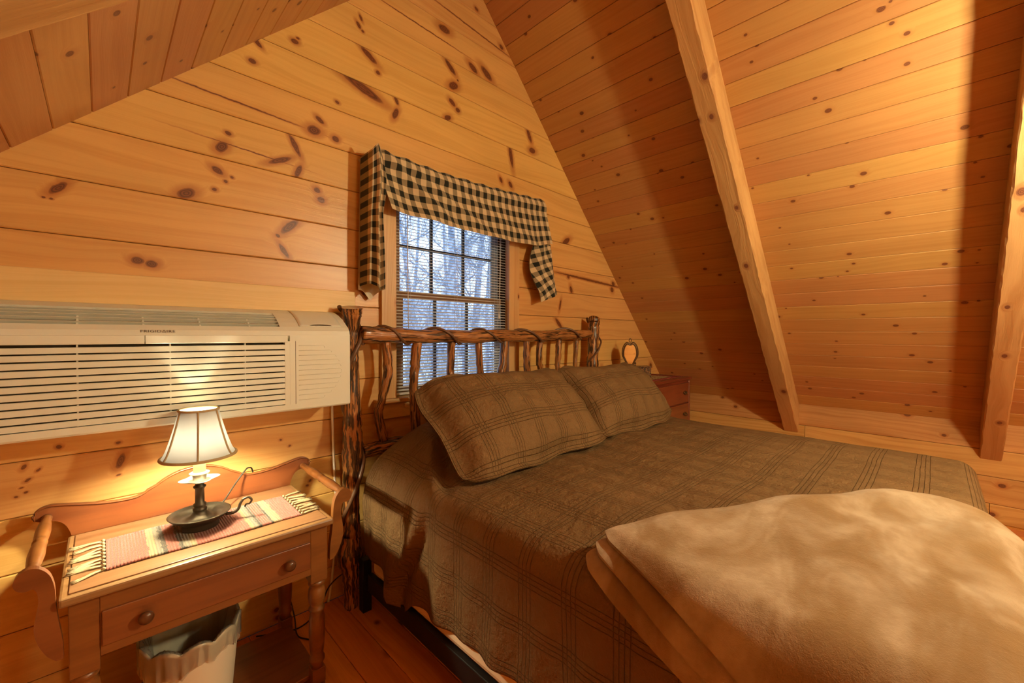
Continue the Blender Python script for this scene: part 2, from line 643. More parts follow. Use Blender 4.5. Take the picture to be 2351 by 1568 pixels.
# --- wall behind the camera
fw = MB()
mk2 = Matrix(((1, 0, 0, 0), (0, 0, -1, YN - .02), (0, 1, 0, 0), (0, 0, 0, 1)))
fw.prism([(XKL, 0), (XKR, 0), (XKR, .66), (RX, RZ), (XKL, .66)], .08, mk2)
wf = fw.build('wall_front', mat['gap'])
tag(wf, 'plain pine board gable wall opposite the window', 'wall', kind='structure')
for i in range(len(seams) - 1):
    z0, z1 = seams[i], seams[i + 1]
    zm = (z0 + z1) / 2
    L0, L1, R0, R1 = xl(z0) - .02, xl(z1) - .02, xr(z0) + .02, xr(z1) + .02
    if z0 < .66:
        L0 = L1 = XKL - .02
        R0 = R1 = XKR + .02
    if i == len(seams) - 2:
        L1, R1 = RX - .01, RX + .01
    o = plank_mesh('plank', z0 - zm, z1 - zm, -R0, -R1, -L0, -L1, .019, .0035, .0011).build('plank', mat['wallx'], wf)
    o.matrix_local = frame_matrix((0, YN, zm), (-1, 0, 0), (0, 0, 1), (0, 1, 0))

# --- floor
fl = MB().box(((XKR + XKL) / 2, (YB + YN) / 2, -.06), (XKR - XKL + .2, YB - YN + .2, .08)).build('floor', mat['gap'])
tag(fl, 'reddish brown pine plank floor running toward the window wall', 'floor', kind='structure')
Lx = YB - YN
pitch = .1235
i0 = math.floor((XKL - .43) / pitch)
me_floor = plank_mesh('plank', -pitch / 2, pitch / 2, -Lx / 2, -Lx / 2, Lx / 2, Lx / 2, .019, .002, .0008).mesh('plank')
me_floor.materials.append(mat['floor'])
for i in range(i0, 60):
    x = .43 + pitch * (i + .5)
    if x > XKR + .05:
        break
    o = obj_from(me_floor, 'plank', fl)
    o.matrix_local = frame_matrix((x, (YB + YN) / 2, 0), (0, 1, 0), (-1, 0, 0), (0, 0, 1))


# --- rafters
def rafter(y0, y1, side, label):
    rnd = random.Random(int(y0 * 1000) + (5 if side == 'right' else 9))
    k = KR if side == 'right' else KL
    xe = XKR - .003 if side == 'right' else XKL + .003
    L = abs(xe - RX)
    n = 90
    sg = 1 if side == 'right' else -1
    Ls = math.hypot(1, k)
    t = Vector((sg, 0, -abs(k))) / Ls
    ny = Vector((0, 1, 0))
    nz = Vector((-sg * abs(k), 0, -1)) / Ls
    dp = .25 / Ls
    wd = y1 - y0
    m = MB()
    vs, fs = [], []
    for i in range(n + 1):
        x = L * i / n
        base = Vector((RX + sg * x, (y0 + y1) / 2, RZ - abs(k) * x))
        j = lambda a: (rnd.random() - .5) * a
        c = .006 + j(.006)
        ring = [(-wd / 2, -.01), (-wd / 2 + j(.002), .25 - c * 1.4), (-wd / 2 + c, .25 + j(.002)), (wd / 2 - c, .25 + j(.002)), (wd / 2 + j(.002), .25 - c * 1.4), (wd / 2, -.01)]
        for (yy, dz) in ring:
            vs.append(base + Vector((0, yy, -dz)))
    for i in range(n):
        for q in range(6):
            r = (q + 1) % 6
            fs.append((i * 6 + q, i * 6 + r, (i + 1) * 6 + r, (i + 1) * 6 + q))
    fs += [list(range(6))[::-1], [n * 6 + q for q in range(6)]]
    # local frame along the beam so the grain runs with it
    fr = frame_matrix((RX, (y0 + y1) / 2, RZ), t, (ny if side == 'left' else -ny), t.cross(ny if side == 'left' else -ny))
    inv = fr.inverted()
    m.add([inv @ v for v in vs], fs)
    o = m.build('rafter', mat['rafter'])
    o.matrix_world = fr
    return tag(o, label, 'beam', 'exposed roof rafters')


rafter(.82, .93, 'right', 'rough-sawn timber rafter on the right slope nearest the window wall')
rafter(-.327, -.225, 'right', 'rough-sawn timber rafter at the right picture edge above the bed foot')
rafter(.82, .93, 'left', 'rough-sawn timber rafter on the left slope above the air conditioner')

# ------------------------------------------------------------------ ceiling light (behind and above the viewpoint)
def emit(name, col, strength):
    n = NT(name)
    n.bsdf.inputs['Base Color'].default_value = (.8, .8, .8, 1)
    n.bsdf.inputs['Emission Color'].default_value = (*col, 1)
    n.bsdf.inputs['Emission Strength'].default_value = strength
    return n.m


mat['bulb'] = emit('warm_bulb', (1.0, .92, .58), BULB)
mat['brass'] = plain('dark_bronze', (.10, .075, .045), .4, .8)
LX, LY, LZ = 1.98, -.75, 1.99
RZL = zr(LX) - .02
cl = tag(empty('ceiling_light', (LX, LY, RZL)), 'two-bulb pendant light hanging from the right slope behind the viewpoint', 'lamp')
MB().lathe([(0.001, 0), (.06, -.02), (.06, -.05), (.01, -.085)], 20).build('canopy', mat['brass'], cl)
MB().tube([(0, 0, -.08), (0, 0, LZ - RZL + .12)], .007, 8).build('rod', mat['brass'], cl)
MB().tube([(0, -.05, LZ - RZL + .12), (0, .05, LZ - RZL + .12)], .01, 8).build('arm', mat['brass'], cl)
for s_ in (-1, 1):
    MB().lathe([(.004, .12), (.018, .115), (.018, .05), (.012, .045)], 14, (0, .04 * s_, LZ - RZL)).build('socket', mat['brass'], cl)
    bu = [(.001, -.034)] + [(.034 * math.sin(a), -.034 * math.cos(a)) for a in (.4, .8, 1.2, 1.57, 2.0, 2.4)] + [(.013, .045)]
    MB().lathe(bu, 14, (0, .04 * s_, LZ - RZL)).build('bulb', mat['bulb'], cl)

fo = tag(empty('fill_lamp', (1.35, -2.35, 0)), 'added fill lamp with glowing drum shade, unseen behind the viewpoint', 'lamp')  # soft fill source added out of view to lift the room's shade
mat['glow'] = emit('fill_glow_shade', (1.0, .90, .58), FILL_LAMP)
MB().lathe([(.001, 0), (.14, 0), (.14, .012), (.03, .025), (.012, .04), (.011, 1.42), (.001, 1.43)], 24).build('stand', mat['brass'], fo)
MB().lathe([(.17, 1.36), (.15, 1.66)], 32).build('shade', mat['glow'], fo)

# ------------------------------------------------------------------ window
mat['sash'] = plain('brown_sash', (.40, .235, .11), .45)
mat['muntin'] = plain('dark_muntin', (.03, .032, .038), .5)
mat['stile'] = plain('blue_grey_stile', (.30, .36, .44), .5)
gn = NT('window_glass')
tr = gn.new('ShaderNodeBsdfTransparent')
tr.inputs[0].default_value = (.97, .985, 1, 1)
gl = gn.new('ShaderNodeBsdfGlossy')
gl.inputs['Roughness'].default_value = .02
fr_ = gn.new('ShaderNodeFresnel')
fr_.inputs[0].default_value = 1.4
mx = gn.new('ShaderNodeMixShader')
gn.lk(fr_.outputs[0], mx.inputs[0])
gn.lk(tr.outputs[0], mx.inputs[1])
gn.lk(gl.outputs[0], mx.inputs[2])
gn.lk(mx.outputs[0], gn.n['Material Output'].inputs[0])
mat['glass'] = gn.m

win = tag(empty('window_1', (RX, YB, WZ0)), 'double-hung window with dark muntins and pine casing behind the headboard', 'window', kind='structure')


def wpart(name, x0, x1, y0, y1, z0, z1, m, bev=.002, parent=win):
    o = MB().box(((x1 - x0) / 2 * 0, 0, 0), (x1 - x0, y1 - y0, z1 - z0), bev).build(name, m)
    base = Vector((RX, YB, WZ0)) if parent is win else Vector(parent['origin'])
    o.parent = parent
    o.location = Vector(((x0 + x1) / 2, (y0 + y1) / 2, (z0 + z1) / 2)) - base
    return o


def vpart(name, x0, x1, y0, y1, z0, z1, m, parent=win, bev=.002):
    """upright board: grain along z"""
    o = MB().box((0, 0, 0), (z1 - z0, x1 - x0, y1 - y0), bev).build(name, m)
    base = Vector((RX, YB, WZ0)) if parent is win else Vector(parent['origin'])
    o.parent = parent
    q = Vector(((x0 + x1) / 2, (y0 + y1) / 2, (z0 + z1) / 2)) - base
    o.matrix_local = frame_matrix(q, (0, 0, 1), (1, 0, 0), (0, 1, 0))
    return o


SZ = .935                                  # sill height
vpart('casing', 1.020, 1.103, 1.978, 1.999, SZ, 2.05, mat['casing'])
vpart('casing', 1.925, 2.020, 1.978, 1.999, SZ, 2.05, mat['casing'])
wpart('casing', 1.020, 2.020, 1.978, 1.999, 2.052, 2.146, mat['casing'])
wpart('sill', .985, 2.055, 1.955, 2.05, SZ - .022, SZ - .001, mat['casing'], .003)
wpart('apron', .985, 2.055, 1.982, 1.999, SZ - .105, SZ - .023, mat['casing'])
vpart('jamb', 1.085, 1.100, 1.9995, 2.15, SZ, 2.05, mat['casing'])
vpart('jamb', 1.928, 1.943, 1.9995, 2.15, SZ, 2.05, mat['casing'])
wpart('jamb', 1.085, 1.943, 1.9995, 2.15, 2.052, 2.067, mat['casing'])
wpart('stool', 1.085, 1.943, 2.051, 2.15, SZ - .03, SZ + .012, mat['sash'])


def sash(y, z0, z1, hz):
    s_ = empty('sash', (0, 0, 0))
    s_.parent = win
    s_.location = Vector((RX, y, z0)) - Vector((RX, YB, WZ0))
    s_['origin'] = (RX, y, z0)
    wpart('rail', 1.102, 1.926, y - .016, y + .016, z0, z0 + .035, mat['sash'], .002, s_)
    wpart('rail', 1.102, 1.926, y - .016, y + .016, z1 - .035, z1, mat['sash'], .002, s_)
    vpart('stile', 1.102, 1.188, y - .016, y + .016, z0 + .0355, z1 - .0355, mat['sash'], s_)
    vpart('stile', 1.872, 1.926, y - .016, y + .016, z0 + .0355, z1 - .0355, mat['stile'], s_)
    gx = [1.1885, 1.404, 1.642, 1.8715]
    gz = [z0 + .0355, hz, z1 - .0355]
    for x in gx[1:3]:
        wpart('muntin', x - .008, x + .008, y - .007, y + .007, gz[0], gz[2], mat['muntin'], 0, s_)
    for c in range(3):
        a, b = gx[c] + (.008 if c else 0), gx[c + 1] - (.008 if c < 2 else 0)
        wpart('muntin', a, b, y - .006, y + .006, hz - .008, hz + .008, mat['muntin'], 0, s_)
        wpart('pane', a, b, y - .0015, y + .0015, gz[0], hz - .0081, mat['glass'], 0, s_)
        wpart('pane', a, b, y - .0015, y + .0015, hz + .0081, gz[2], mat['glass'], 0, s_)


sash(2.112, 1.470, 2.05, 1.763)
sash(2.075, SZ + .013, 1.505, 1.235)

# ------------------------------------------------------------------ mini blind
bl_y = 2.022
blind = tag(empty('mini_blind', (RX, bl_y, 2.05)), 'white horizontal slat blind let down over the window behind the headboard', 'blind')
n = NT('white_slat')
n.set(base=(.84, .83, .80), rough=.35)
tls = n.new('ShaderNodeBsdfTranslucent')
tls.inputs[0].default_value = (.75, .74, .70, 1)
mxs = n.new('ShaderNodeMixShader')
mxs.inputs[0].default_value = .35
n.lk(n.bsdf.outputs[0], mxs.inputs[1])
n.lk(tls.outputs[0], mxs.inputs[2])
n.lk(mxs.outputs[0], n.n['Material Output'].inputs[0])
mat['slat'] = n.m
mat['cord'] = plain('white_cord', (.75, .73, .68), .8)
bx0, bx1 = 1.108, 1.922
MB().box((0, 0, -.014), (bx1 - bx0, .026, .026), .002).build('headrail', mat['slat'], blind).location.x = (bx0 + bx1) / 2 - RX
sl = MB()
arc = [(-.0125, -.0012), (-.0063, .0006), (0, .0012), (.0063, .0006), (.0125, -.0012)]
vs_ = [(x, y, z) for x in (-(bx1 - bx0) / 2, (bx1 - bx0) / 2) for (y, z) in arc]
sl.add(vs_ + [(x, y, z - .0005) for (x, y, z) in vs_], [(i, i + 1, i + 6, i + 5) for i in range(4)] + [(10 + i + 5, 10 + i + 6, 10 + i + 1, 10 + i) for i in range(4)] +
       [(0, 5, 15, 10), (14, 19, 9, 4), (0, 10, 11, 1), (1, 11, 12, 2), (2, 12, 13, 3), (3, 13, 14, 4), (6, 5, 15, 16), (7, 6, 16, 17), (8, 7, 17, 18), (9, 8, 18, 19)])
me_sl = sl.mesh('slat')
me_sl.materials.append(mat['slat'])
z = SZ + .032
ns = 0
while z < 2.018:
    o = obj_from(me_sl, 'slat', blind, ((bx0 + bx1) / 2 - RX, 0, z - 2.05))
    o.rotation_euler.x = math.radians(14)
    z += .0172
    ns += 1
MB().box((0, 0, 0), (bx1 - bx0, .022, .012), .002).build('bottom_rail', mat['slat'], blind).location = ((bx0 + bx1) / 2 - RX, 0, SZ + .012 - 2.05)
for X in (1.205, 1.52, 1.845):
    MB().tube([(X - RX, -.0135, -.03), (X - RX, -.0135, SZ + .01 - 2.05)], .0007, 5).build('ladder_cord', mat['cord'], blind)
    MB().tube([(X - RX, .0135, -.03), (X - RX, .0135, SZ + .01 - 2.05)], .0007, 5).build('ladder_cord', mat['cord'], blind)
MB().tube([(1.178 - RX, -.021, -.03), (1.186 - RX, -.022, 1.30 - 2.05)], .0022, 6).build('tilt_wand', mat['cord'], blind)
for dx in (-.004, .004):
    MB().tube([(1.865 + dx - RX, -.021, -.03), (1.862 + dx - RX, -.022, 1.70 - 2.05), (1.852 + dx * .3 - RX, -.022, 1.405 - 2.05)], .0011, 6).build('pull_cord', mat['cord'], blind)
MB().lathe([(.002, 0), (.004, -.006), (.0085, -.032), (.0075, -.036), (.001, -.037)], 12, (1.852 - RX, -.022, 1.407 - 2.05)).build('tassel', mat['cord'], blind)

# ------------------------------------------------------------------ checked valance
def gingham(name, size=.0290):
    n = NT(name)
    uv = n.new('ShaderNodeUVMap', uv_map='UVMap').outputs[0]
    u, v, _ = n.sep(uv)
    wob = n.noise(uv, 18.0, 1.0)
    f = lambda q: n.math('GREATER_THAN', n.math('FRACT', n.math('MULTIPLY', n.math('ADD', q, n.math('MULTIPLY', wob, .002)), .5 / size)), .5)
    a, b = f(u), f(v)
    s = n.math('ADD', a, b)
    tw = n.math('SINE', n.math('MULTIPLY', n.math('ADD', u, v), 2600.0))
    mid = n.mix(n.mrange(tw, -1, 1, .3, .7), (.50, .40, .24), (.020, .022, .018))
    c = n.mix(n.math('GREATER_THAN', s, .5), (.62, .49, .30), mid)
    c = n.mix(n.math('GREATER_THAN', s, 1.5), c, (.018, .020, .016))
    h = n.noise(n.vmath('MULTIPLY', uv, (900, 900, 1)), 1.0, 1.0)
    # the unprinted back of the cloth is a plain cream lining
    geo = n.new('ShaderNodeNewGeometry')
    c = n.mix(geo.outputs['Backfacing'], c, (.66, .60, .46))
    return n.set(base=c, rough=.9, spec=.1, normal=n.bump(h, .3, .0006), sheen=.2)


mat['check'] = gingham('black_tan_check')
val_o = tag(empty('checked_valance', (RX, 1.87, 2.14)), 'black and tan checked valance draped over the window with hanging tails', 'curtain')
VO = Vector((RX, 1.87, 2.14))
mat['rod'] = plain('curtain_rod', (.55, .48, .36), .5)
MB().tube([Vector((.915, 1.995, 2.118)) - VO, Vector((.915, 1.885, 2.118)) - VO, Vector((2.165, 1.885, 2.150)) - VO, Vector((2.165, 1.995, 2.150)) - VO], .008, 8).build('rod', mat['rod'], val_o)


def swag(u, v):
    # u along the rod, v down the cloth
    zt = lerp(2.135, 2.168, u) - .020 * math.sin(PI * min(1, u * 1.05)) * (1 - .4 * u)
    zb = lerp(1.885, 1.868, u) - .018 * math.sin(PI * u) + .03 * sstep(.85, 1.0, u)
    x0, x1 = lerp(.945, 1.026, v ** 1.6), lerp(2.150, 2.252, v)
    x = lerp(x0, x1, u)
    zz = lerp(zt, zb, v)
    wave = .012 * math.sin(u * 23 + v * 3) * v * (1 - sstep(.25, .6, u)) + .006 * math.sin(u * 31 + 1.7 * v) * v
    drag = .020 * math.exp(-((u * 3.4 - v * 1.0 - .10) / .11) ** 2) + .016 * math.exp(-((u * 3.0 - v * 1.35 - .30) / .13) ** 2) + .010 * math.exp(-((u * 2.2 - v * 1.5 - .42) / .16) ** 2)
    y = 1.872 + .016 * v - wave - drag * (1 - .3 * v) - .010 * math.sin(PI * min(1, v * 4)) * (v < .25)
    return Vector((x, y, zz)) - VO


sw = MB()
sw.grid(96, 26, swag, lambda u, v: (u * 1.24 + .11 * v * 0, v * .262 + .05), flip=True)


def flap(u, v):      # top turned back over the rod to the wall side
    p = swag(u, 0) + VO
    a = v * 2.6
    return Vector((p.x, p.y + .016 * (1 - math.cos(a)) + .006 * v, p.z + .013 * math.sin(a) - .03 * max(0, v - .5) + .004 * math.sin(u * 60))) - VO


sw.grid(96, 6, flap, lambda u, v: (u * 1.24, .05 - v * .045))
s_o = sw.build('swag', mat['check'], val_o, fix=False)


def tail_left(u, v):
    """closed sleeve of folded cloth: u round the folds, v down"""
    zt = lerp(2.165, 2.120, abs(u - .45) * 2)
    zb = lerp(1.498, 1.480, u) + .012 * math.sin(u * 9)
    zz = lerp(zt, zb, v)
    xl_, xr_ = lerp(.905, .893, v), lerp(.972 + .024 * math.sin(PI * min(1, v * 2.2)), .990, sstep(.2, 1, v))
    x = lerp(xl_, xr_, u)
    y = 1.876 - .030 * math.sin(PI * u) - .016 * math.sin(u * 17 + v * 1.2) * sstep(0, .15, v) * (.5 + .5 * v) + .10 * (1 - sstep(0, .14, u)) * .9
    return Vector((x, y, zz)) - VO


tl = MB()
tl.grid(40, 40, tail_left, lambda u, v: (u * .23 - .02, v * .66 + .02), flip=True)


def tail_left_back(u, v):
    p = tail_left(lerp(1, 0, u), v) + VO
    y = lerp(1.885, 1.972, sstep(0, .35, u))
    q = .03 * math.sin(PI * u)
    return Vector((p.x + .012 * math.sin(PI * u), max(p.y + .004, y), p.z - q * v - .015 * u * v)) - VO


tl.grid(14, 40, tail_left_back, lambda u, v: (.2 + u * .14, v * .66 + .02), flip=True)
tl.build('tail', mat['check'], val_o, fix=False)


def tail_right(u, v):
    zt = 1.905
    zb = lerp(1.492, 1.556, u)
    zz = lerp(zt, zb, v)
    xl_ = .045 + lerp(2.075, 2.108, sstep(.4, 1, v)) - .052 * math.sin(PI * min(1, v * 1.15)) ** 1.2
    xr_ = .055 + lerp(2.225, 2.282, v)
    x = lerp(xl_, xr_, u)
    y = 1.905 - .022 * math.sin(PI * u) + .008 * math.sin(u * 11 + v * 4) + .03 * (1 - v)
    return Vector((x, y, zz)) - VO


tr_ = MB()
ca, sa = math.cos(.30), math.sin(.30)
tr_.grid(26, 34, tail_right, lambda u, v: (ca * u * .17 - sa * v * .39, sa * u * .17 + ca * v * .39), flip=True)


def tail_right_back(u, v):
    p = tail_right(0, v) + VO
    q = tail_right(1, v) + VO
    x = lerp(p.x, q.x - .015, u)
    return Vector((x, lerp(p.y, q.y, u) + .028 * math.sin(PI * u) + .006, lerp(p.z, q.z, u) - .010 * math.sin(PI * u) * v)) - VO


tr_.grid(12, 34, tail_right_back, lambda u, v: (u * .15, v * .39))
tr_.build('tail', mat['check'], val_o, fix=False)

# ------------------------------------------------------------------ filler board above the air conditioner
tb = MB().box((0, 0, 0), (1.60, .105, .028), .003).build('trim_1', mat['trim'])
tb.matrix_world = frame_matrix((.08, 1.985, 1.4195), (1, 0, 0), (0, 0, 1), (0, -1, 0))
tag(tb, 'plain pine filler board fixed to the wall along the top of the air conditioner', 'trim', kind='structure')

# ------------------------------------------------------------------ air conditioner
n = NT('cream_plastic')
pn = n.noise(n.new('ShaderNodeTexCoord').outputs['Object'], 900.0, 2.0)
mat['plastic'] = n.set(base=(.70, .725, .64), rough=.42, normal=n.bump(pn, .06, .0004))
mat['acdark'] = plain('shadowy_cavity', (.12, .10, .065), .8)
mat['logo'] = plain('grey_lettering', (.12, .10, .075), .5)
AX0, AX1 = -.297, .7725
AF = 1.78                                # front plane
ac = tag(empty('air_conditioner', (.24, 1.985, .964)), 'cream wall air conditioner with louvred front below the pine filler board', 'air conditioner')
AO = Vector((.24, 1.985, .964))
PROF = [(AF, 1.242), (AF, 1.262), (AF + .005, 1.280), (AF + .020, 1.296), (AF + .045, 1.314), (AF + .075, 1.332), (AF + .120, 1.352), (AF + .165, 1.366), (AF + .190, 1.3690)]


def ac_strip(m, x0, x1, prof, close=True):
    vs = []
    for x in (x0, x1):
        for (y, z) in prof:
            vs.append(Vector((x, y, z)) - AO)
    k = len(prof)
    fs = [(i, i + 1, k + i + 1, k + i) for i in range(k - 1)]
    if close:
        fs.append((k - 1, 0, k, 2 * k - 1))
        fs += [list(range(k))[::-1], list(range(k, 2 * k))]
    m.add(vs, fs)


BK = AF + .195
body = MB()
full = [(BK, .964), (AF + .006, .964), (AF, .970)] + PROF + [(BK, 1.369)]
# right block with a rounded edge
nb = 6
for i in range(nb):
    a0, a1 = i / nb, (i + 1) / nb
ac_strip(body, .530, AX1 - .012, full)
ac_strip(body, AX1 - .012, AX1 - .004, [(y + .002, z) for (y, z) in full])
ac_strip(body, AX1 - .004, AX1, [(y + (.008 if y < AF + .1 else .004), z - (.004 if z > 1.3 else 0)) for (y, z) in full])
ac_strip(body, AX0, -.282, full)
ac_strip(body, -.282, .530, [(BK, .964), (AF + .006, .964), (AF, .970), (AF, .990), (AF + .012, .990), (AF + .012, .985), (BK, .985)])
# hood below and above the discharge grille
ac_strip(body, -.282, .530, [(AF + .020, 1.242)] + PROF[1:4] + [(AF + .05, 1.262), (AF + .03, 1.242)])
ac_strip(body, -.282, .530, PROF[6:] + [(BK, 1.369), (BK, 1.33), (AF + .13, 1.33)])
ac_strip(body, .500, .530, PROF[3:7] + [(AF + .13, 1.30), (AF + .03, 1.27)])
body.build('housing', mat['plastic'], ac)
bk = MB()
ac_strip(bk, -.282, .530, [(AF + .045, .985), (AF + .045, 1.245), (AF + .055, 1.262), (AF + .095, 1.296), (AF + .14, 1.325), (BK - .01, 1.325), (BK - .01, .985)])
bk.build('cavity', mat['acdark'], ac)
# front louvres
pitch = .02168
for i in range(11):
    zc = .990 + pitch * (i + .5)
    m = MB()
    h = .0162
    ac_strip(m, -.281, .512, [(AF + .001, zc - h / 2), (AF + .0025, zc + h / 2), (AF + .006, zc + h / 2 + .001), (AF + .022, zc + h / 2 - .004), (AF + .020, zc - h / 2 + .006), (AF + .004, zc - h / 2 - .0005)])
    m.build('louvre', mat['plastic'], ac)
m = MB()
ac_strip(m, .512, .5302, [(AF + .0005, .989), (AF + .0005, 1.240), (AF + .02, 1.240), (AF + .02, .989)])
m.build('louvre_end_bar', mat['plastic'], ac)
for X in (-.05, .165, .38):
    m = MB()
    ac_strip(m, X - .002, X + .002, [(AF + .008, .99), (AF + .008, 1.24), (AF + .03, 1.24), (AF + .03, .99)])
    m.build('rib', mat['plastic'], ac)
# lip flaps under the hood, with the joint between them
for (x0, x1) in ((-.281, .1005), (.1025, .521)):
    m = MB()
    ac_strip(m, x0, x1, [(AF - .004, 1.238), (AF - .0042, 1.262), (AF - .001, 1.2635), (AF + .006, 1.262), (AF + .006, 1.236), (AF - .002, 1.235)])
    m.build('lip_flap', mat['plastic'], ac)
# discharge grille bars
for i in range(5):
    t = (i + .6) / 5.3
    ya, za = lerp(AF + .022, AF + .116, t), lerp(1.297, 1.3495, t) + .006 * math.sin(PI * t)
    m = MB()
    ac_strip(m, -.281, .4995, [(ya, za), (ya + .003, za + .0016), (ya + .012, za - .008), (ya + .010, za - .0095)])
    m.build('grille_bar', mat['plastic'], ac)
for X in (-.05, .100, .250, .40):
    m = MB()
    ac_strip(m, X - .0025, X + .0025, [(AF + .024, 1.290), (AF + .060, 1.316), (AF + .115, 1.342), (AF + .12, 1.325), (AF + .07, 1.296), (AF + .03, 1.278)])
    m.build('rib', mat['plastic'], ac)
# control door on the sloping right end
cd = MB()
up = PROF[3:9]
def door_pt(u, v):
    t = lerp(.2, 4.25, v)
    i = min(int(t), len(up) - 2)
    f = t - i
    y, z_ = lerp(up[i][0], up[i + 1][0], f), lerp(up[i][1], up[i + 1][1], f)
    return Vector((lerp(.572, .742, u), y - .0012, z_ + .0016)) - AO
cd.grid(10, 12, door_pt)
cdo = cd.build('control_door', mat['plastic'], ac)
mod = cdo.modifiers.new('s', 'SOLIDIFY')
mod.thickness = .0022
pp = MB()
arcpts = []
for i in range(13):
    a = PI * i / 12
    p = door_pt(.5 - .26 * math.cos(a), .012 + .085 * math.sin(a))
    arcpts.append(p + Vector((0, -.0018, .001)))
pp.tube(arcpts, .0012, 6)
pp.build('finger_pull', mat['plastic'], ac)
fp = MB()
cen = [door_pt(.5 - .26 * math.cos(PI * i / 12), .012) + Vector((0, -.0013, .0006)) for i in range(13)]
top_ = [a + Vector((0, .0004, -.0004)) for a in arcpts]
fp.add(cen + top_, [(i, i + 1, 13 + i + 1, 13 + i) for i in range(12)])
fp.build('finger_recess', mat['acdark'], ac)
# seam lines and raised ridges on the right panel
for i in range(12):
    zc = 1.222 - .0198 * i
    q = (i - 5.5) / 6.2
    xe = .585 + .148 * math.sqrt(max(.05, 1 - q * q * .93))
    m = MB()
    sgn = -1 if i < 6 else 1
    m.tube([Vector((.562, AF - .0002, zc)) - AO, Vector((xe - .006, AF - .0002, zc)) - AO, Vector((xe, AF - .0002, zc + sgn * .004)) - AO, Vector((xe + .001, AF - .0002, zc + sgn * .010)) - AO], .0011, 6)
    m.build('ridge', mat['plastic'], ac)
MB().box(Vector((.5505, AF - .0003, 1.115)) - AO, (.0012, .002, .25)).build('panel_joint', mat['acdark'], ac)
MB().box(Vector((.645, AF - .0004, 1.243)) - AO, (.19, .002, .0016)).build('panel_joint', mat['plastic'], ac)
# lettering
tcv = bpy.data.curves.new('logo_lettering', 'FONT')
tcv.body = 'FRIGID\u0394IRE'
tcv.size = .0125
tcv.align_x = 'CENTER'
tcv.align_y = 'CENTER'
tcv.extrude = .0003
tcv.space_character = 1.12
to = bpy.data.objects.new('logo_lettering', tcv)
COL.objects.link(to)
bpy.context.view_layer.update()
me_t = bpy.data.meshes.new_from_object(to.evaluated_get(bpy.context.evaluated_depsgraph_get()))
bpy.data.objects.remove(to)
me_t.materials.clear()
me_t.materials.append(mat['logo'])
lo = obj_from(me_t, 'logo_lettering', ac)
p_ = PY(363, 757, AF + .004)
lo.matrix_local = frame_matrix(Vector((p_.x, AF + .0018, 1.2755)) - AO, (1.25, 0, 0), (0, .27, .963), (0, -.963, .27))

# white cable below the right end
wc = MB().tube(spline([(.771, 1.985, .955), (.772, 1.978, .80), (.778, 1.977, .62), (.786, 1.978, .45), (.780, 1.982, .25), (.76, 1.985, .06), (.75, 1.985, .01)], 6), .0055, 8)
tag(wc.build('power_cable', mat['cord']), 'white power cable hanging down the wall from the air conditioner', 'cable')

# ------------------------------------------------------------------ washstand table
mat['twood'] = wood('brown_stained_wood', (.225, .076, .017), (.150, .044, .009), rough=.34, ring=34, coat=.35, bump=.12, vary=.15)
mat['ttop'] = wood('honey_table_top', (.29, .155, .062), (.215, .100, .034), rough=.28, ring=30, coat=.4, bump=.1, vary=.1)
mat['knobw'] = plain('dark_knob', (.105, .036, .012), .28, coat=.4)
TO = Vector((.249, 1.70, 0))
tbl = tag(empty('washstand_table', TO), 'small brown washstand table with scalloped back and towel bars below the air conditioner', 'table')
TX0, TX1, TY0, TY1, TZ = -.080, .578, 1.475, 1.928, .622


def at(m, name, mt, o=TO, parent=tbl):
    """mesh given in world coordinates -> part of a thing whose origin is o"""
    m.v = [tuple(Vector(v) - o) for v in m.v]
    return m.build(name, mt, parent)


at(MB().box(((TX0 + TX1) / 2, (TY0 + TY1) / 2, TZ - .011), (TX1 - TX0, TY1 - TY0, .022), .006), 'table_top', mat['ttop'])
at(MB().box(((TX0 + TX1) / 2, (TY0 + TY1) / 2 + .004, TZ + .0014), (TX1 - TX0 - .034, TY1 - TY0 - .030, .0035), .0016), 'top_panel', mat['ttop'])
SURF = TZ + .0032
half = [(.25, .7735), (.205, .768), (.165, .752), (.135, .732), (.112, .7205), (.108, .7155), (.085, .706), (.05, .7035), (.0, .708), (-.05, .718), (-.09, .727), (-.118, .731), (-.140, .725), (-.153, .710), (-.150, .693), (-.135, .684),
        (-.115, .682), (-.097, .674), (-.084, .658), (-.076, .638), (-.072, TZ)]
sm_half = spline(half[:6], 3)[:-1] + spline(half[5:], 3)
outline = sm_half + [(2 * .249 - x, z) for (x, z) in sm_half[::-1][:-1]]
MT = lambda y: Matrix(((1, 0, 0, 0), (0, 0, 1, y), (0, 1, 0, 0), (0, 0, 0, 1)))
at(MB().prism(outline, .018, MT(1.9285)), 'backsplash', mat['twood'])
em = MB()
top_edge = [Vector((x, 1.9275, z - .001)) for (x, z) in outline if z > .692]
top_edge.sort(key=lambda v: v.x)
em.tube(top_edge, .0035, 6)
at(em, 'edge_moulding', mat['twood'])
br = [(-.072, .470), (-.074, .520), (-.081, .575), (-.084, .620), (-.086, .655), (-.094, .686), (-.110, .706), (-.128, .711), (-.144, .702), (-.151, .684), (-.146, .668), (-.133, .660), (-.121, .662), (-.114, .650), (-.112, .625), (-.117, .590), (-.120, .560), (-.114, .525), (-.100, .490), (-.085, .470)]
br = spline(br, 4)
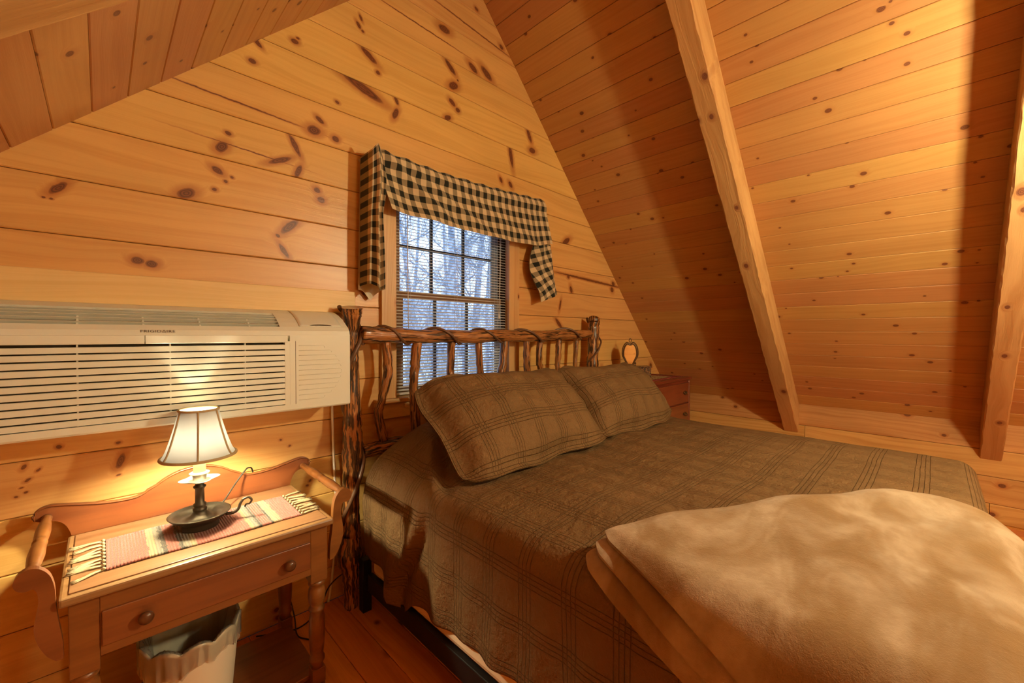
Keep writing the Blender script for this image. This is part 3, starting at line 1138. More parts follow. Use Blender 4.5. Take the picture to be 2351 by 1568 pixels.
for sgn in (0, 1):
    poly = br if not sgn else [(2 * .249 - x, z) for (x, z) in br[::-1]]
    at(MB().prism(poly, .020, MT(1.492)), 'scroll_bracket', mat['twood'])
    X = -.124 if not sgn else 2 * .249 + .124
    prof = [(.001, 1.506), (.010, 1.511), (.0105, 1.53), (.014, 1.57), (.0165, 1.62), (.0150, 1.68), (.0125, 1.703), (.0155, 1.708), (.0155, 1.714), (.0125, 1.719), (.0150, 1.74), (.0165, 1.80), (.014, 1.86), (.0105, 1.905), (.0125, 1.915), (.0125, 1.932), (.001, 1.936)]
    m = MB().lathe([(r, y - 1.70) for r, y in prof], 16, (X, 1.70, .694), 'Y')
    at(m, 'towel_bar', mat['twood'])
leg_prof = [(.024, .402), (.0275, .394), (.0275, .388), (.021, .380), (.0255, .372), (.0285, .350), (.0265, .325), (.019, .309), (.0265, .302), (.0265, .296), (.021, .288), (.0255, .268), (.0265, .220), (.0245, .170), (.0205, .132), (.0255, .122), (.0255, .112), (.0195, .103), (.0205, .088)]
for X in (-.036, .537):
    for Y in (1.527, 1.885):
        m = MB()
        m.box((X, Y, .5005), (.056, .052, .197), .002)
        m.lathe(leg_prof, 18, (X, Y, 0))
        m.box((X, Y, .064), (.044, .044, .052), .002)
        m.lathe([(.020, .038), (.026, .030), (.027, .014), (.020, .0)], 16, (X, Y, 0))
        at(m, 'leg', mat['twood'])
at(MB().box((.2505, 1.509, .5185), (.517, .018, .165), .0015), 'apron', mat['twood'])
at(MB().box((.2505, 1.4985, .507), (.511, .010, .092), .0025), 'drawer', mat['twood'])
dr = [o for o in tbl.children if o.name.startswith('drawer')][0]
for X in (.080, .437):
    m = MB().lathe([(.009, .0), (.009, -.008), (.015, -.012), (.0175, -.018), (.016, -.024), (.008, -.0275), (.001, -.028)], 18, (X, 1.4935, .506), 'Y')
    m.v = [tuple(Vector(v) - TO) for v in m.v]
    m.build('knob', mat['knobw'], dr)
for X in (-.052, .550):
    at(MB().box((X, 1.706, .5185), (.016, .305, .165), .0015), 'side_rail', mat['twood'])
at(MB().box((.2505, 1.895, .5185), (.517, .016, .165), .0015), 'back_rail', mat['twood'])
at(MB().box((.2505, 1.706, .052), (.60, .335, .016), .003), 'lower_shelf', mat['twood'])

# ------------------------------------------------------------------ woven runner
n = NT('woven_rag_runner')
uv = n.new('ShaderNodeUVMap', uv_map='UVMap').outputs[0]
u, v, _ = n.sep(uv)
RED, CRM, BLK, GRY = (.28, .062, .044), (.33, .24, .12), (.028, .024, .020), (.20, .17, .125)
wob = n.noise(n.vmath('MULTIPLY', uv, (30, 12, 1)), 1.0, 2.0)
uu = n.math('ADD', u, n.math('MULTIPLY', n.math('SUBTRACT', wob, .5), .03))
stops = [(0, RED), (.18, CRM), (.215, GRY), (.24, BLK), (.262, RED), (.318, BLK), (.340, GRY), (.375, CRM), (.40, RED), (.685, CRM), (.705, GRY), (.733, BLK), (.755, RED), (.805, BLK), (.822, CRM), (.875, RED)]
c = n.ramp(uu, stops, 'CONSTANT')
fl_ = n.noise(n.vmath('MULTIPLY', uv, (220, 40, 1)), 1.0, 2.0, .6)
c = n.mix(n.mrange(fl_, .46, .66, 0, .62), c, (.31, .225, .125))
wv = n.math('MULTIPLY', n.math('SINE', n.math('MULTIPLY', u, 430.0)), .5)
h = n.math('ADD', wv, n.noise(n.vmath('MULTIPLY', uv, (160, 120, 1)), 1.0, 2.0))
mat['runner'] = n.set(base=c, rough=.95, spec=.1, normal=n.bump(h, .9, .003), sheen=.3)
n = NT('cream_fringe')
fn = n.noise(n.new('ShaderNodeTexCoord').outputs['Object'], 160.0, 2.0)
mat['fringe'] = n.set(base=n.mix(n.mrange(fn, .55, .75), (.46, .38, .22), (.40, .20, .13)), rough=.95, spec=.1)
RO = Vector((.25, 1.68, SURF))
rug = tag(empty('woven_runner', RO), 'red, cream and black striped woven runner with fringe on the washstand table', 'runner')
rx0, rx1, ry0, ry1 = .004, .502, 1.566, 1.797


def rug_fn(u, v):
    x = lerp(rx0, rx1, u)
    y = lerp(ry0, ry1, v) + .003 * math.sin(u * 9) + (.0016 * math.sin(u * 300) if v in (0, 1) else 0)
    return Vector((x, y, SURF + .0045 + .0008 * math.sin(u * 11 + v * 5))) - RO


m = MB()
m.grid(110, 20, rug_fn)
ro = m.build('weave', mat['runner'], rug)
mod = ro.modifiers.new('s', 'SOLIDIFY')
mod.thickness = .004
mod.offset = -1
rnd = random.Random(3)
for side, X0, sg in (('l', rx0, -1), ('r', rx1, 1)):
    nk = 9
    for k in range(nk):
        y0 = lerp(ry0 + .008, ry1 - .008, k / (nk - 1))
        ang = (rnd.random() - .5) * .75 + (-.25 if side == 'l' else .1)
        L = .055 + rnd.random() * .018
        m = MB()
        m.lathe([(.001, -.005), (.0045, -.002), (.0045, .003), (.001, .006)], 8, (X0 + sg * .004 - RO.x, y0 - RO.y, .0045))
        for s_ in range(7):
            a = ang + (rnd.random() - .5) * .35
            pts = []
            for q in range(6):
                t = q / 5
                pts.append(Vector((X0 + sg * (.006 + L * t * math.cos(a)), y0 + L * t * math.sin(a) + (s_ - 3) * .0008 + .0022 * math.sin(t * 6 + s_ * 2), SURF + .0020 + .003 * math.sin(PI * min(1, t * 1.3 + .1)) * (.4 + .6 * rnd.random()))) - RO)
            m.tube(pts, .0015, 5)
        m.build('tassel', mat['fringe'], rug)

# ------------------------------------------------------------------ table lamp
LB = Vector((.229, 1.703, SURF + .0052))
lamp = tag(empty('table_lamp', LB), 'bronze chamberstick table lamp with lit white ribbed shade', 'lamp')
mat['bronze'] = plain('aged_bronze', (.085, .070, .050), .42, .75)
mat['candle'] = plain('ivory_sleeve', (.80, .70, .48), .55)
mat['pewter'] = plain('pale_pewter', (.42, .40, .34), .42, .55)
base_p = [(.001, .0), (.052, .0), (.054, .004), (.050, .016), (.056, .022), (.072, .032), (.084, .043), (.0865, .046), (.0845, .0475), (.070, .037), (.054, .030), (.040, .031), (.028, .037), (.021, .046), (.018, .052), (.0195, .056), (.0195, .061), (.015, .065), (.018, .070), (.018, .076), (.013, .080), (.0125, .125), (.0175, .131), (.0175, .135), (.012, .139), (.012, .147), (.001, .149)]
MB().lathe(base_p, 40).build('base', mat['bronze'], lamp)
hp = spline([(.070, -.012, .024), (.090, -.018, .024), (.104, -.022, .034), (.110, -.024, .052), (.120, -.027, .066), (.134, -.030, .068), (.142, -.032, .058), (.136, -.031, .047), (.126, -.029, .046), (.123, -.028, .038)], 5)
MB().tube(hp, [lerp(.0055, .0026, i / (len(hp) - 1)) for i in range(len(hp))], 10).build('handle', mat['bronze'], lamp)
MB().lathe([(.012, .146), (.018, .152), (.034, .151), (.050, .158), (.0505, .1595), (.033, .1535), (.018, .156), (.0195, .170), (.016, .175), (.001, .176)], 40, wob=lambda a, j: (1 + .13 * math.cos(4 * a)) if 2 <= j <= 5 else 1).build('drip_pan', mat['pewter'], lamp)
MB().lathe([(.001, .175), (.027, .176), (.028, .179), (.022, .182), (.001, .182)], 24).build('candle_cup', mat['candle'], lamp)
MB().lathe([(.0175, .181), (.0178, .250), (.014, .252), (.001, .252)], 24).build('candle_sleeve', mat['candle'], lamp)
MB().box((.0135, -.0115, .222), (.004, .012, .012), 0).build('label_sticker', plain('sticker', (.14, .11, .07), .6), lamp)
mat['lampbulb'] = emit('lamp_bulb', (1.0, .90, .58), LAMP)
MB().lathe([(.009, .250), (.010, .256), (.019, .272), (.022, .287), (.018, .302), (.008, .316), (.001, .320)], 16).build('bulb', mat['lampbulb'], lamp)
n = NT('white_shade_fabric')
n.n.remove(n.bsdf)
df, tl_ = n.new('ShaderNodeBsdfDiffuse'), n.new('ShaderNodeBsdfTranslucent')
df.inputs[0].default_value = (.55, .53, .48, 1)
tl_.inputs[0].default_value = (.020, .020, .020, 1)
mx = n.new('ShaderNodeMixShader')
mx.inputs[0].default_value = .30
n.lk(df.outputs[0], mx.inputs[1])
n.lk(tl_.outputs[0], mx.inputs[2])
n.lk(mx.outputs[0], n.n['Material Output'].inputs[0])
mat['shade'] = n.m
mat['braid'] = plain('tan_braid', (.46, .35, .19), .85)
s0, s1 = .236, .388


def shade_r(t):      # t 0 bottom .. 1 top
    return .1015 - .048 * (t ** .72)


m = MB()
NS = 48
def shade_fn(u, v):
    a = u * 2 * PI
    k = 1 - .012 * (math.cos(6 * a) * .5 - .5) * -1
    return Vector((shade_r(v) * k * math.cos(a), shade_r(v) * k * math.sin(a), lerp(s0, s1, v)))
m.grid(NS, 14, shade_fn)
m.build('shade', mat['shade'], lamp, fix=False)
for zz, rr, t0 in ((s0, shade_r(0), .0048), (s1, shade_r(1), .004)):
    ring = [(rr * math.cos(2 * PI * i / 40), rr * math.sin(2 * PI * i / 40), zz) for i in range(41)]
    MB().tube(ring, t0, 8, cap=False).build('shade_trim', mat['braid'], lamp)
for k in range(6):
    a = 2 * PI * k / 6 + .35
    pts = [((shade_r(q / 10) + .0008) * math.cos(a), (shade_r(q / 10) + .0008) * math.sin(a), lerp(s0, s1, q / 10)) for q in range(11)]
    MB().tube(pts, .0030, 6).build('shade_rib', mat['braid'], lamp)
MB().lathe([(.001, .338), (.027, .338), (.027, .3395), (.001, .3395)], 20).build('beam_stop_disc', mat['shade'], lamp)  # disc added over the bulb to block its upward beam
MB().tube([(-.052, 0, .372), (0, 0, .340), (.052, 0, .372)], .0012, 6).build('shade_spider', mat['bronze'], lamp)
cpts = spline([LB + Vector((.055, .058, .022)), LB + Vector((.085, .105, .030)), Vector((.365, 1.888, .690)), Vector((.400, 1.915, .722)), Vector((.420, 1.937, .728)), Vector((.440, 1.958, .70)), Vector((.455, 1.962, .55)), Vector((.46, 1.962, .40)), Vector((.505, 1.955, .30)), Vector((.560, 1.962, .18)), Vector((.585, 1.93, .05)), Vector((.575, 1.86, .006)), Vector((.60, 1.80, .006))], 6)
m = MB().tube([p - LB if isinstance(p, Vector) else Vector(p) - LB for p in cpts], .0028, 8)
m.build('cord', plain('brown_cord', (.035, .030, .022), .5), lamp)

# black cord from the bed leg to the wall
bc = MB().tube(spline([(.835, 1.845, .18), (.79, 1.90, .165), (.745, 1.955, .10), (.715, 1.965, .03), (.66, 1.93, .006), (.59, 1.90, .006), (.52, 1.93, .006), (.45, 1.97, .006)], 6), .003, 8)
tag(bc.build('black_cord', plain('black_rubber', (.012, .012, .012), .5)), 'black cord looping from the bed leg down to the floor', 'cord')

# ------------------------------------------------------------------ waste bin and liner
BO = Vector((.203, 1.688, .060))
mat['binp'] = plain('cream_bin_plastic', (.74, .66, .50), .35)
BH, BR0, BR1 = .262, .108, .131
NB = 72


def scal(a):
    return .020 * abs(math.sin(a * 5)) ** .7


binm = MB()
def bin_fn(u, v):
    a = u * 2 * PI
    zz = v * (BH - .020 + scal(a))
    r = lerp(BR0, BR1, zz / BH)
    return Vector((r * math.cos(a), r * math.sin(a), zz))
binm.grid(NB, 16, bin_fn)
binm.add([(BR0 * math.cos(2 * PI * i / NB), BR0 * math.sin(2 * PI * i / NB), .002) for i in range(NB)], [list(range(NB))])
bo = binm.build('waste_bin', mat['binp'])
bo.location = BO
mod = bo.modifiers.new('s', 'SOLIDIFY')
mod.thickness = .0025
tag(bo, 'cream plastic waste bin with scalloped rim under the washstand table', 'waste bin')
n = NT('clear_bag_film')
n.n.remove(n.bsdf)
tb_, gb_, db_ = n.new('ShaderNodeBsdfTransparent'), n.new('ShaderNodeBsdfGlossy'), n.new('ShaderNodeBsdfDiffuse')
tb_.inputs[0].default_value = (.93, .90, .84, 1)
gb_.inputs['Roughness'].default_value = .16
db_.inputs[0].default_value = (.62, .54, .42, 1)
fz = n.new('ShaderNodeFresnel'); fz.inputs[0].default_value = 1.5
bn = n.bump(n.noise(n.vmath('MULTIPLY', n.new('ShaderNodeTexCoord').outputs['Object'], (30, 30, 9)), 1.0, 3.0), .6, .01)
for q in (gb_, db_, fz):
    n.lk(bn, q.inputs['Normal'])
m1, m2 = n.new('ShaderNodeMixShader'), n.new('ShaderNodeMixShader')
m1.inputs[0].default_value = .30
n.lk(tb_.outputs[0], m1.inputs[1]); n.lk(db_.outputs[0], m1.inputs[2])
n.lk(fz.outputs[0], m2.inputs[0]); n.lk(m1.outputs[0], m2.inputs[1]); n.lk(gb_.outputs[0], m2.inputs[2])
n.lk(m2.outputs[0], n.n['Material Output'].inputs[0])
mat['film'] = n.m
ln = MB()
def liner_fn(u, v):
    a = u * 2 * PI
    top = BH - .018 + scal(a)
    w = .0025 * math.sin(a * 23) + .002 * math.sin(a * 37 + 1)
    if v < .45:                       # outside skirt
        t = v / .45
        zz = lerp(top - .075 - .018 * math.sin(a * 2 + .6), top + .006, t)
        r = lerp(BR0, BR1, zz / BH) + .0045 + w * (1 - t) + .003 * (1 - t)
    else:
        t = (v - .45) / .55
        zz = lerp(top + .006, .03, t)
        r = lerp(BR0, BR1, max(0, zz) / BH) - .0065 - abs(w) * 1.6 - .010 * math.sin(PI * t) * (1 + math.sin(a * 7))
    return Vector((r * math.cos(a), r * math.sin(a), zz))
ln.grid(NB * 2, 24, liner_fn)
lo_ = ln.build('bin_liner', mat['film'])
lo_.location = BO
tag(lo_, 'clear plastic bag lining the cream waste bin', 'bag')

# ------------------------------------------------------------------ log headboard
def bark_mat(name, lo, hi, in1, in2, along=7.0, around=2.1):
    """lacquered log: dark bark with long peeled patches running along it"""
    n = NT(name)
    oi = n.new('ShaderNodeObjectInfo').outputs['Random']
    u, v, _ = n.sep(n.new('ShaderNodeUVMap', uv_map='UVMap').outputs[0])
    off = n.math('MULTIPLY', oi, 23.0)
    ang = n.math('MULTIPLY', v, 2 * PI)
    ca_, sa_ = n.math('COSINE', ang), n.math('SINE', ang)
    vec = n.comb(n.math('ADD', n.math('MULTIPLY', u, along), off), n.math('MULTIPLY', ca_, around), n.math('MULTIPLY', sa_, around))
    fin = n.comb(n.math('ADD', n.math('MULTIPLY', u, 12.0), off), n.math('MULTIPLY', ca_, 7.0), n.math('MULTIPLY', sa_, 7.0))
    b1 = n.noise(vec, 1.6, 3.0, .55, .25)
    b2 = n.noise(fin, 1.0, 4.0, .6)
    inner = n.mix(n.mrange(b2, .35, .65), in1, in2)
    bark = n.mix(n.mrange(b2, .35, .7), (.026, .012, .006), (.12, .050, .016))
    msk = n.mrange(n.math('ADD', b1, n.math('MULTIPLY', b2, .22)), lo, hi)
    return n.set(base=n.mix(msk, bark, inner), rough=.27, normal=n.bump(n.math('SUBTRACT', n.math('MULTIPLY', b2, .7), msk), .8, .004), coat=.5, coat_rough=.15)


mat['bark'] = bark_mat('peeled_bark_log', .585, .645, (.50, .22, .058), (.32, .105, .024))
mat['barkrail'] = bark_mat('peeled_rail_log', .50, .59, (.46, .20, .060), (.27, .10, .028), 4.0, 1.6)
mat['barkspin'] = bark_mat('peeled_spindle', .53, .60, (.48, .205, .058), (.28, .095, .025), 6.0, 1.6)
mat['vine'] = plain('brown_vine', (.13, .062, .028), .45, coat=.3)
YH = 1.89
hb = tag(empty('log_headboard', (1.80, YH, 0)), 'rustic log headboard with bark spindles and a twisted vine in front of the window', 'headboard')
HO = Vector((1.80, YH, 0))


def log_path(pts, rad, sub=5, jit=.05, wob=.004, seed=0, n=14):
    rnd = random.Random(seed)
    data = spline([(*p, r) for p, r in zip(pts, rad)], sub)
    P = [Vector(d[:3]) + Vector(((rnd.random() - .5) * wob, (rnd.random() - .5) * wob, 0)) - HO for d in data]
    return MB().tube(P, [d[3] for d in data], n, True, jit, seed)


pz = [0, .056, .17, .253, .32, .381, .506, .668, .79, .914, 1.10, 1.20, 1.282, 1.35, 1.392]
px_ = [.816, .817, .820, .810, .815, .820, .819, .824, .826, .828, .829, .829, .828, .827, .828]
pr_ = [.030, .030, .042, .058, .046, .040, .036, .042, .044, .039, .028, .027, .029, .041, .047]
log_path([(x, YH, z) for x, z in zip(px_, pz)], pr_, 6, .06, .004, 1, 18).build('post', mat['bark'], hb)
rz_ = [0, .3, .6, .80, .90, .96, 1.02, 1.15, 1.27, 1.36, 1.39]
rr_ = [.048, .05, .046, .046, .050, .056, .048, .042, .043, .045, .046]
log_path([(2.764 + .012 * math.sin(z * 5), YH, z) for z in rz_], rr_, 6, .06, .004, 2, 18).build('post', mat['bark'], hb)
rx_ = [.862, .95, 1.06, 1.2, 1.36, 1.5, 1.62, 1.80, 1.95, 2.15, 2.35, 2.55, 2.70]
rzz = [1.266, 1.264, 1.262, 1.256, 1.258, 1.252, 1.258, 1.262, 1.256, 1.262, 1.268, 1.272, 1.276]
log_path([(x, YH - .01, z) for x, z in zip(rx_, rzz)], [.041, .040, .038, .037, .036, .037, .040, .038, .036, .035, .033, .032, .030], 6, .06, .003, 3, 16).build('top_rail', mat['barkrail'], hb)
log_path([(.875, YH, .712), (1.0, YH, .716), (1.3, YH, .71), (1.8, YH, .712), (2.3, YH, .708), (2.71, YH, .71)], [.033, .034, .032, .033, .032, .032], 10, .07, .003, 4, 14).build('lower_rail', mat['bark'], hb)
SP = [((.994, 1.219), (1.006, 1.09), (.975, .95), (.956, .88), (.982, .75)), ((1.172, 1.217), (1.160, 1.12), (1.150, 1.014), (1.158, .90), (1.164, .74)), ((1.389, 1.226), (1.386, 1.1), (1.383, .99), (1.385, .74)),
      ((1.584, 1.224), (1.592, 1.1), (1.610, .965), (1.60, .74)), ((1.797, 1.221), (1.785, 1.1), (1.752, .95), (1.74, .74)), ((1.995, 1.219), (2.000, 1.1), (2.006, .96), (2.0, .74)),
      ((2.137, 1.218), (2.120, 1.1), (2.145, .994), (2.15, .74)), ((2.334, 1.216), (2.326, 1.1), (2.320, .99), (2.32, .74)), ((2.540, 1.214), (2.530, 1.1), (2.526, .985), (2.52, .74))]
SR = [.0215, .0245, .0230, .0225, .0265, .0220, .0205, .0200, .0180]
for i, (s_, r) in enumerate(zip(SP, SR)):
    q = [(x, YH, z) for (x, z) in s_]
    q[0] = (q[0][0], YH, q[0][2] + .02)
    log_path(q, [r * (1 + .1 * math.sin(k * 2 + i)) for k in range(len(q))], 6, .08, .004, 10 + i, 12).build('spindle', mat['barkspin'], hb)


def helix(path, rad, turns, ph, n=120, rads=None):
    out = []
    for i in range(n + 1):
        t = i / n
        f = t * (len(path) - 1)
        k = min(int(f), len(path) - 2)
        p = Vector(path[k]).lerp(Vector(path[k + 1]), f - k)
        T = (Vector(path[k + 1]) - Vector(path[k])).normalized()
        a = Vector((0, -1, 0))
        b = T.cross(a)
        th = ph + turns * 2 * PI * t
        rr = rad * (1 + .06 * math.sin(t * 31))
        if rads:
            rr = lerp(rads[k], rads[k + 1], f - k) + .009
        out.append(p + (a * math.cos(th) + b * math.sin(th)) * rr - HO)
    return out


MB().tube(helix([(x, YH - .01, z) for x, z in zip(rx_, rzz)], .043, 5.4, 1.2), .0075, 8, jit=.06).build('vine', mat['vine'], hb)
MB().tube(helix([(x, YH, z) for x, z in zip(px_[2:], pz[2:])], .052, 2.6, .4, rads=pr_[2:]), .010, 8, jit=.06).build('vine', mat['vine'], hb)
MB().tube(helix([(2.775, YH, 1.40), (2.765, YH, 1.2), (2.77, YH, 1.0)], .056, 1.0, 2.6), .007, 8).build('vine', mat['vine'], hb)
MB().tube(helix([(.88, YH, .714), (1.3, YH, .712)], .038, 1.1, 2.0), .007, 8).build('vine', mat['vine'], hb)

# ------------------------------------------------------------------ bed
XL, XR, YHD, YF, ZT = .840, 2.905, 1.765, -.145, .690
mat['steel'] = plain('black_steel', (.008, .008, .008), .5, .3)
FO = Vector((1.87, .8, 0))
bf = tag(empty('bed_frame', FO), 'black steel bed frame showing beneath the bedspread', 'bed frame')
for X in (.856, 2.888):
    at(MB().box((X, .80, .152), (.026, 1.95, .075), .003), 'side_rail', mat['steel'], FO, bf)
    for Y in (1.822, .80, -.10):
        at(MB().box((X, Y, .095 if Y < 1.8 else .12), (.042, .042, .19 if Y < 1.8 else .24), .003), 'leg', mat['steel'], FO, bf)
for Y in (1.76, .80, -.10):
    at(MB().box((1.87, Y, .135), (1.97, .03, .03), .003), 'cross_bar', mat['steel'], FO, bf)
mat['ticking'] = plain('cream_ticking', (.78, .62, .42), .85)
bs = MB().box((1.872, .805, .30), (2.036, 1.90, .215), .025).build('box_spring', mat['ticking'])
tag(bs, 'cream covered box spring showing in a strip below the bedspread', 'box spring')
mt_ = MB().box((1.872, .81, .535), (1.97, 1.86, .24), .06).build('mattress', mat['ticking'])
tag(mt_, 'thick mattress hidden under the brown quilted bedspread', 'mattress')


def quilt(name, base, P=.148, wr=.0, dark=None):
    n = NT(name)
    uv = n.new('ShaderNodeUVMap', uv_map='UVMap').outputs[0]
    wob = n.noise(n.vmath('MULTIPLY', uv, (14, 14, 1)), 1.0, 2.0, .5, 0.0, col=True)
    w = n.vmath('ADD', uv, n.vmath('MULTIPLY', n.vmath('SUBTRACT', wob, (.5, .5, .5)), (.005, .005, 0)))
    u, v, _ = n.sep(w)

    def lines(q, P):
        t = n.math('MULTIPLY', n.math('FRACT', n.math('DIVIDE', q, P)), P)
        g = n.math('ABSOLUTE', n.math('SUBTRACT', n.math('MULTIPLY', n.math('FRACT', n.math('DIVIDE', t, .0148)), .0148), .0074))
        ln = n.mrange(g, 0.0, .0017, 1.0, 0.0)
        return n.math('MULTIPLY', ln, n.math('LESS_THAN', t, .0148 * 4))
    a, b = lines(u, P), lines(v, P * 1.04)
    L = n.math('MAXIMUM', a, b)
    puck = n.noise(n.vmath('MULTIPLY', uv, (120, 120, 1)), 1.0, 3.0, .6)
    near = n.math('MAXIMUM', n.mrange(a, 0, 1, .25, 1), n.mrange(b, 0, 1, .25, 1))
    soft = n.noise(n.vmath('MULTIPLY', uv, (26, 30, 1)), 1.0, 3.0, .55)
    ga, gb = n.math('LESS_THAN', n.math('FRACT', n.math('DIVIDE', u, P)), .48), n.math('LESS_THAN', n.math('FRACT', n.math('DIVIDE', v, P * 1.04)), .48)
    near = n.math('ADD', n.math('MULTIPLY', n.math('MAXIMUM', ga, gb), .45), .55)
    h = n.math('SUBTRACT', n.math('ADD', n.math('MULTIPLY', n.math('MULTIPLY', puck, near), .45), n.math('MULTIPLY', soft, 1.1)), n.math('MULTIPLY', L, .38))
    cl_ = n.noise(n.vmath('MULTIPLY', uv, (3, 3, 1)), 1.0, 2.0)
    c = n.mix(n.mrange(cl_, .3, .7), base, tuple(q * .88 for q in base))
    c = n.mix(n.math('MULTIPLY', L, .08), c, tuple(q * .45 for q in base))  # stitch lines darkened, groove shade put into the colour
    return n.set(base=c, rough=.75, spec=.15, normal=n.bump(h, 1.0, .011))


BROWN = (.190, .106, .042)
mat['quilt'] = quilt('brown_quilted_cotton', BROWN)


def fold(d, r):
    if d <= 0:
        return 0.0, 0.0
    if d < r * PI / 2:
        return r * math.sin(d / r), r * (1 - math.cos(d / r))
    return r, r + d - r * PI / 2


def bed_surface(p, q, lift=0.0, r=.075, hump=True, zmin=None):
    """cloth laid over the mattress: unfolded position (p across, q along) -> point in the room"""
    rr = r + lift
    ox, dx = 0.0, 0.0
    x = p
    if p < XL + r:
        o, dx = fold(XL + r - p, rr)
        x = XL + r - o
    elif p > XR - r:
        o, dx = fold(p - (XR - r), rr)
        x = XR - r + o
    y, dy = q, 0.0
    if q < YF + r:
        o, dy = fold(YF + r - q, rr)
        y = YF + r - o
    z = ZT + lift - max(dx, dy) - .55 * min(dx, dy)
    top = 1 - sstep(0, .10, dx + dy)
    ey = sstep(XL, XL + .35, x) * sstep(XR, XR - .35, x) * sstep(YF, YF + .4, y)
    z += top * (.016 * ey + .006 * math.sin(x * 5.1 + y * 2.2) * ey + .004 * math.sin(x * 11 - y * 7) * ey)
    if hump:
        hy = sstep(1.22, 1.60, y)
        hx = sstep(XL - .02, 1.16, x) * sstep(XR + .02, 2.62, x)
        z += .158 * hy * hx ** .8 * (1 - .25 * sstep(1.66, 1.80, y))
    return Vector((x, y, z)), dx, dy


def spread(p, q):
    P, dx, dy = bed_surface(p, q)
    x, y, z = P
    nz_ = mnoise.noise(Vector((x * 3, y * 3.1, z * 2.2)))
    fine = mnoise.noise(Vector((x * 11, y * 11, z * 9)))
    if dx > .05:
        sg = -1 if x < 1.8 else 1
        k = sstep(.05, .40, dx)
        wave = .008 * math.sin(y * 17 + 1.2 * math.sin(y * 5)) + .006 * math.sin(y * 41 + z * 6)
        x += sg * (k * (.004 + wave) + .006 * nz_ * k + .003 * fine)
        if sg < 0:                       # head-end flap folded over the rest of the side
            yc = 1.315 + .17 * sstep(.62, .20, z) + .01 * math.sin(z * 9)
            s_ = sstep(yc - .004, yc + .016, y)
            x -= .024 * s_ * sstep(.02, .18, dx)
            x += .012 * math.exp(-((y - yc + .022) / .018) ** 2) * sstep(.02, .2, dx)
            x -= .012 * math.exp(-((y - yc - .03) / .025) ** 2) * sstep(.02, .2, dx)
    if dy > .05:
        k = sstep(.05, .40, dy)
        y -= k * (.018 + .014 * math.sin(x * 16) + .01 * math.sin(x * 37))
    if dx < .12 and dy < .12:
        z += .003 * nz_ + .0022 * fine
        # gathered cloth between the pillow hump and the edge
        if y > 1.15 and x < 1.25:
            z += .016 * math.exp(-((x - .80 - (y - 1.18) * .62) / .030) ** 2) * sstep(1.18, 1.32, y) * sstep(1.62, 1.45, y)
            z -= .014 * math.exp(-((x - .86 - (y - 1.18) * .62) / .030) ** 2) * sstep(1.18, 1.32, y) * sstep(1.62, 1.45, y)
    return Vector((x, y, z))


def hem(q):       # height of the left hem by position along the bed
    z = lerp(.275, .232, sstep(.6, 1.38, q))
    z = lerp(z, .282, sstep(1.50, 1.57, q))
    return z - .075 * math.exp(-((q - 1.468) / .062) ** 2)


r = .075
EX = r * PI / 2 - r
m = MB()
NU, NV = 290, 200
q0, q1 = YF - .47 - EX + r * 0, YHD
def sp_uv(u, v):
    q = lerp(q0, q1, v)
    pl = XL - (ZT - hem(q) - EX) - 0
    pr = XR + .47
    return lerp(pl, pr, u ** 1.0), q
def sp_fn(u, v):
    p, q = sp_uv(u, v)
    return spread(p, q)
m.grid(NU, NV, sp_fn, sp_uv)
so = m.build('bedspread', mat['quilt'], None, fix=False)
mod = so.modifiers.new('s', 'SOLIDIFY')
mod.thickness = .007
mod.offset = -1
tag(so, 'brown quilted bedspread covering the bed and hanging down its sides', 'bedspread')

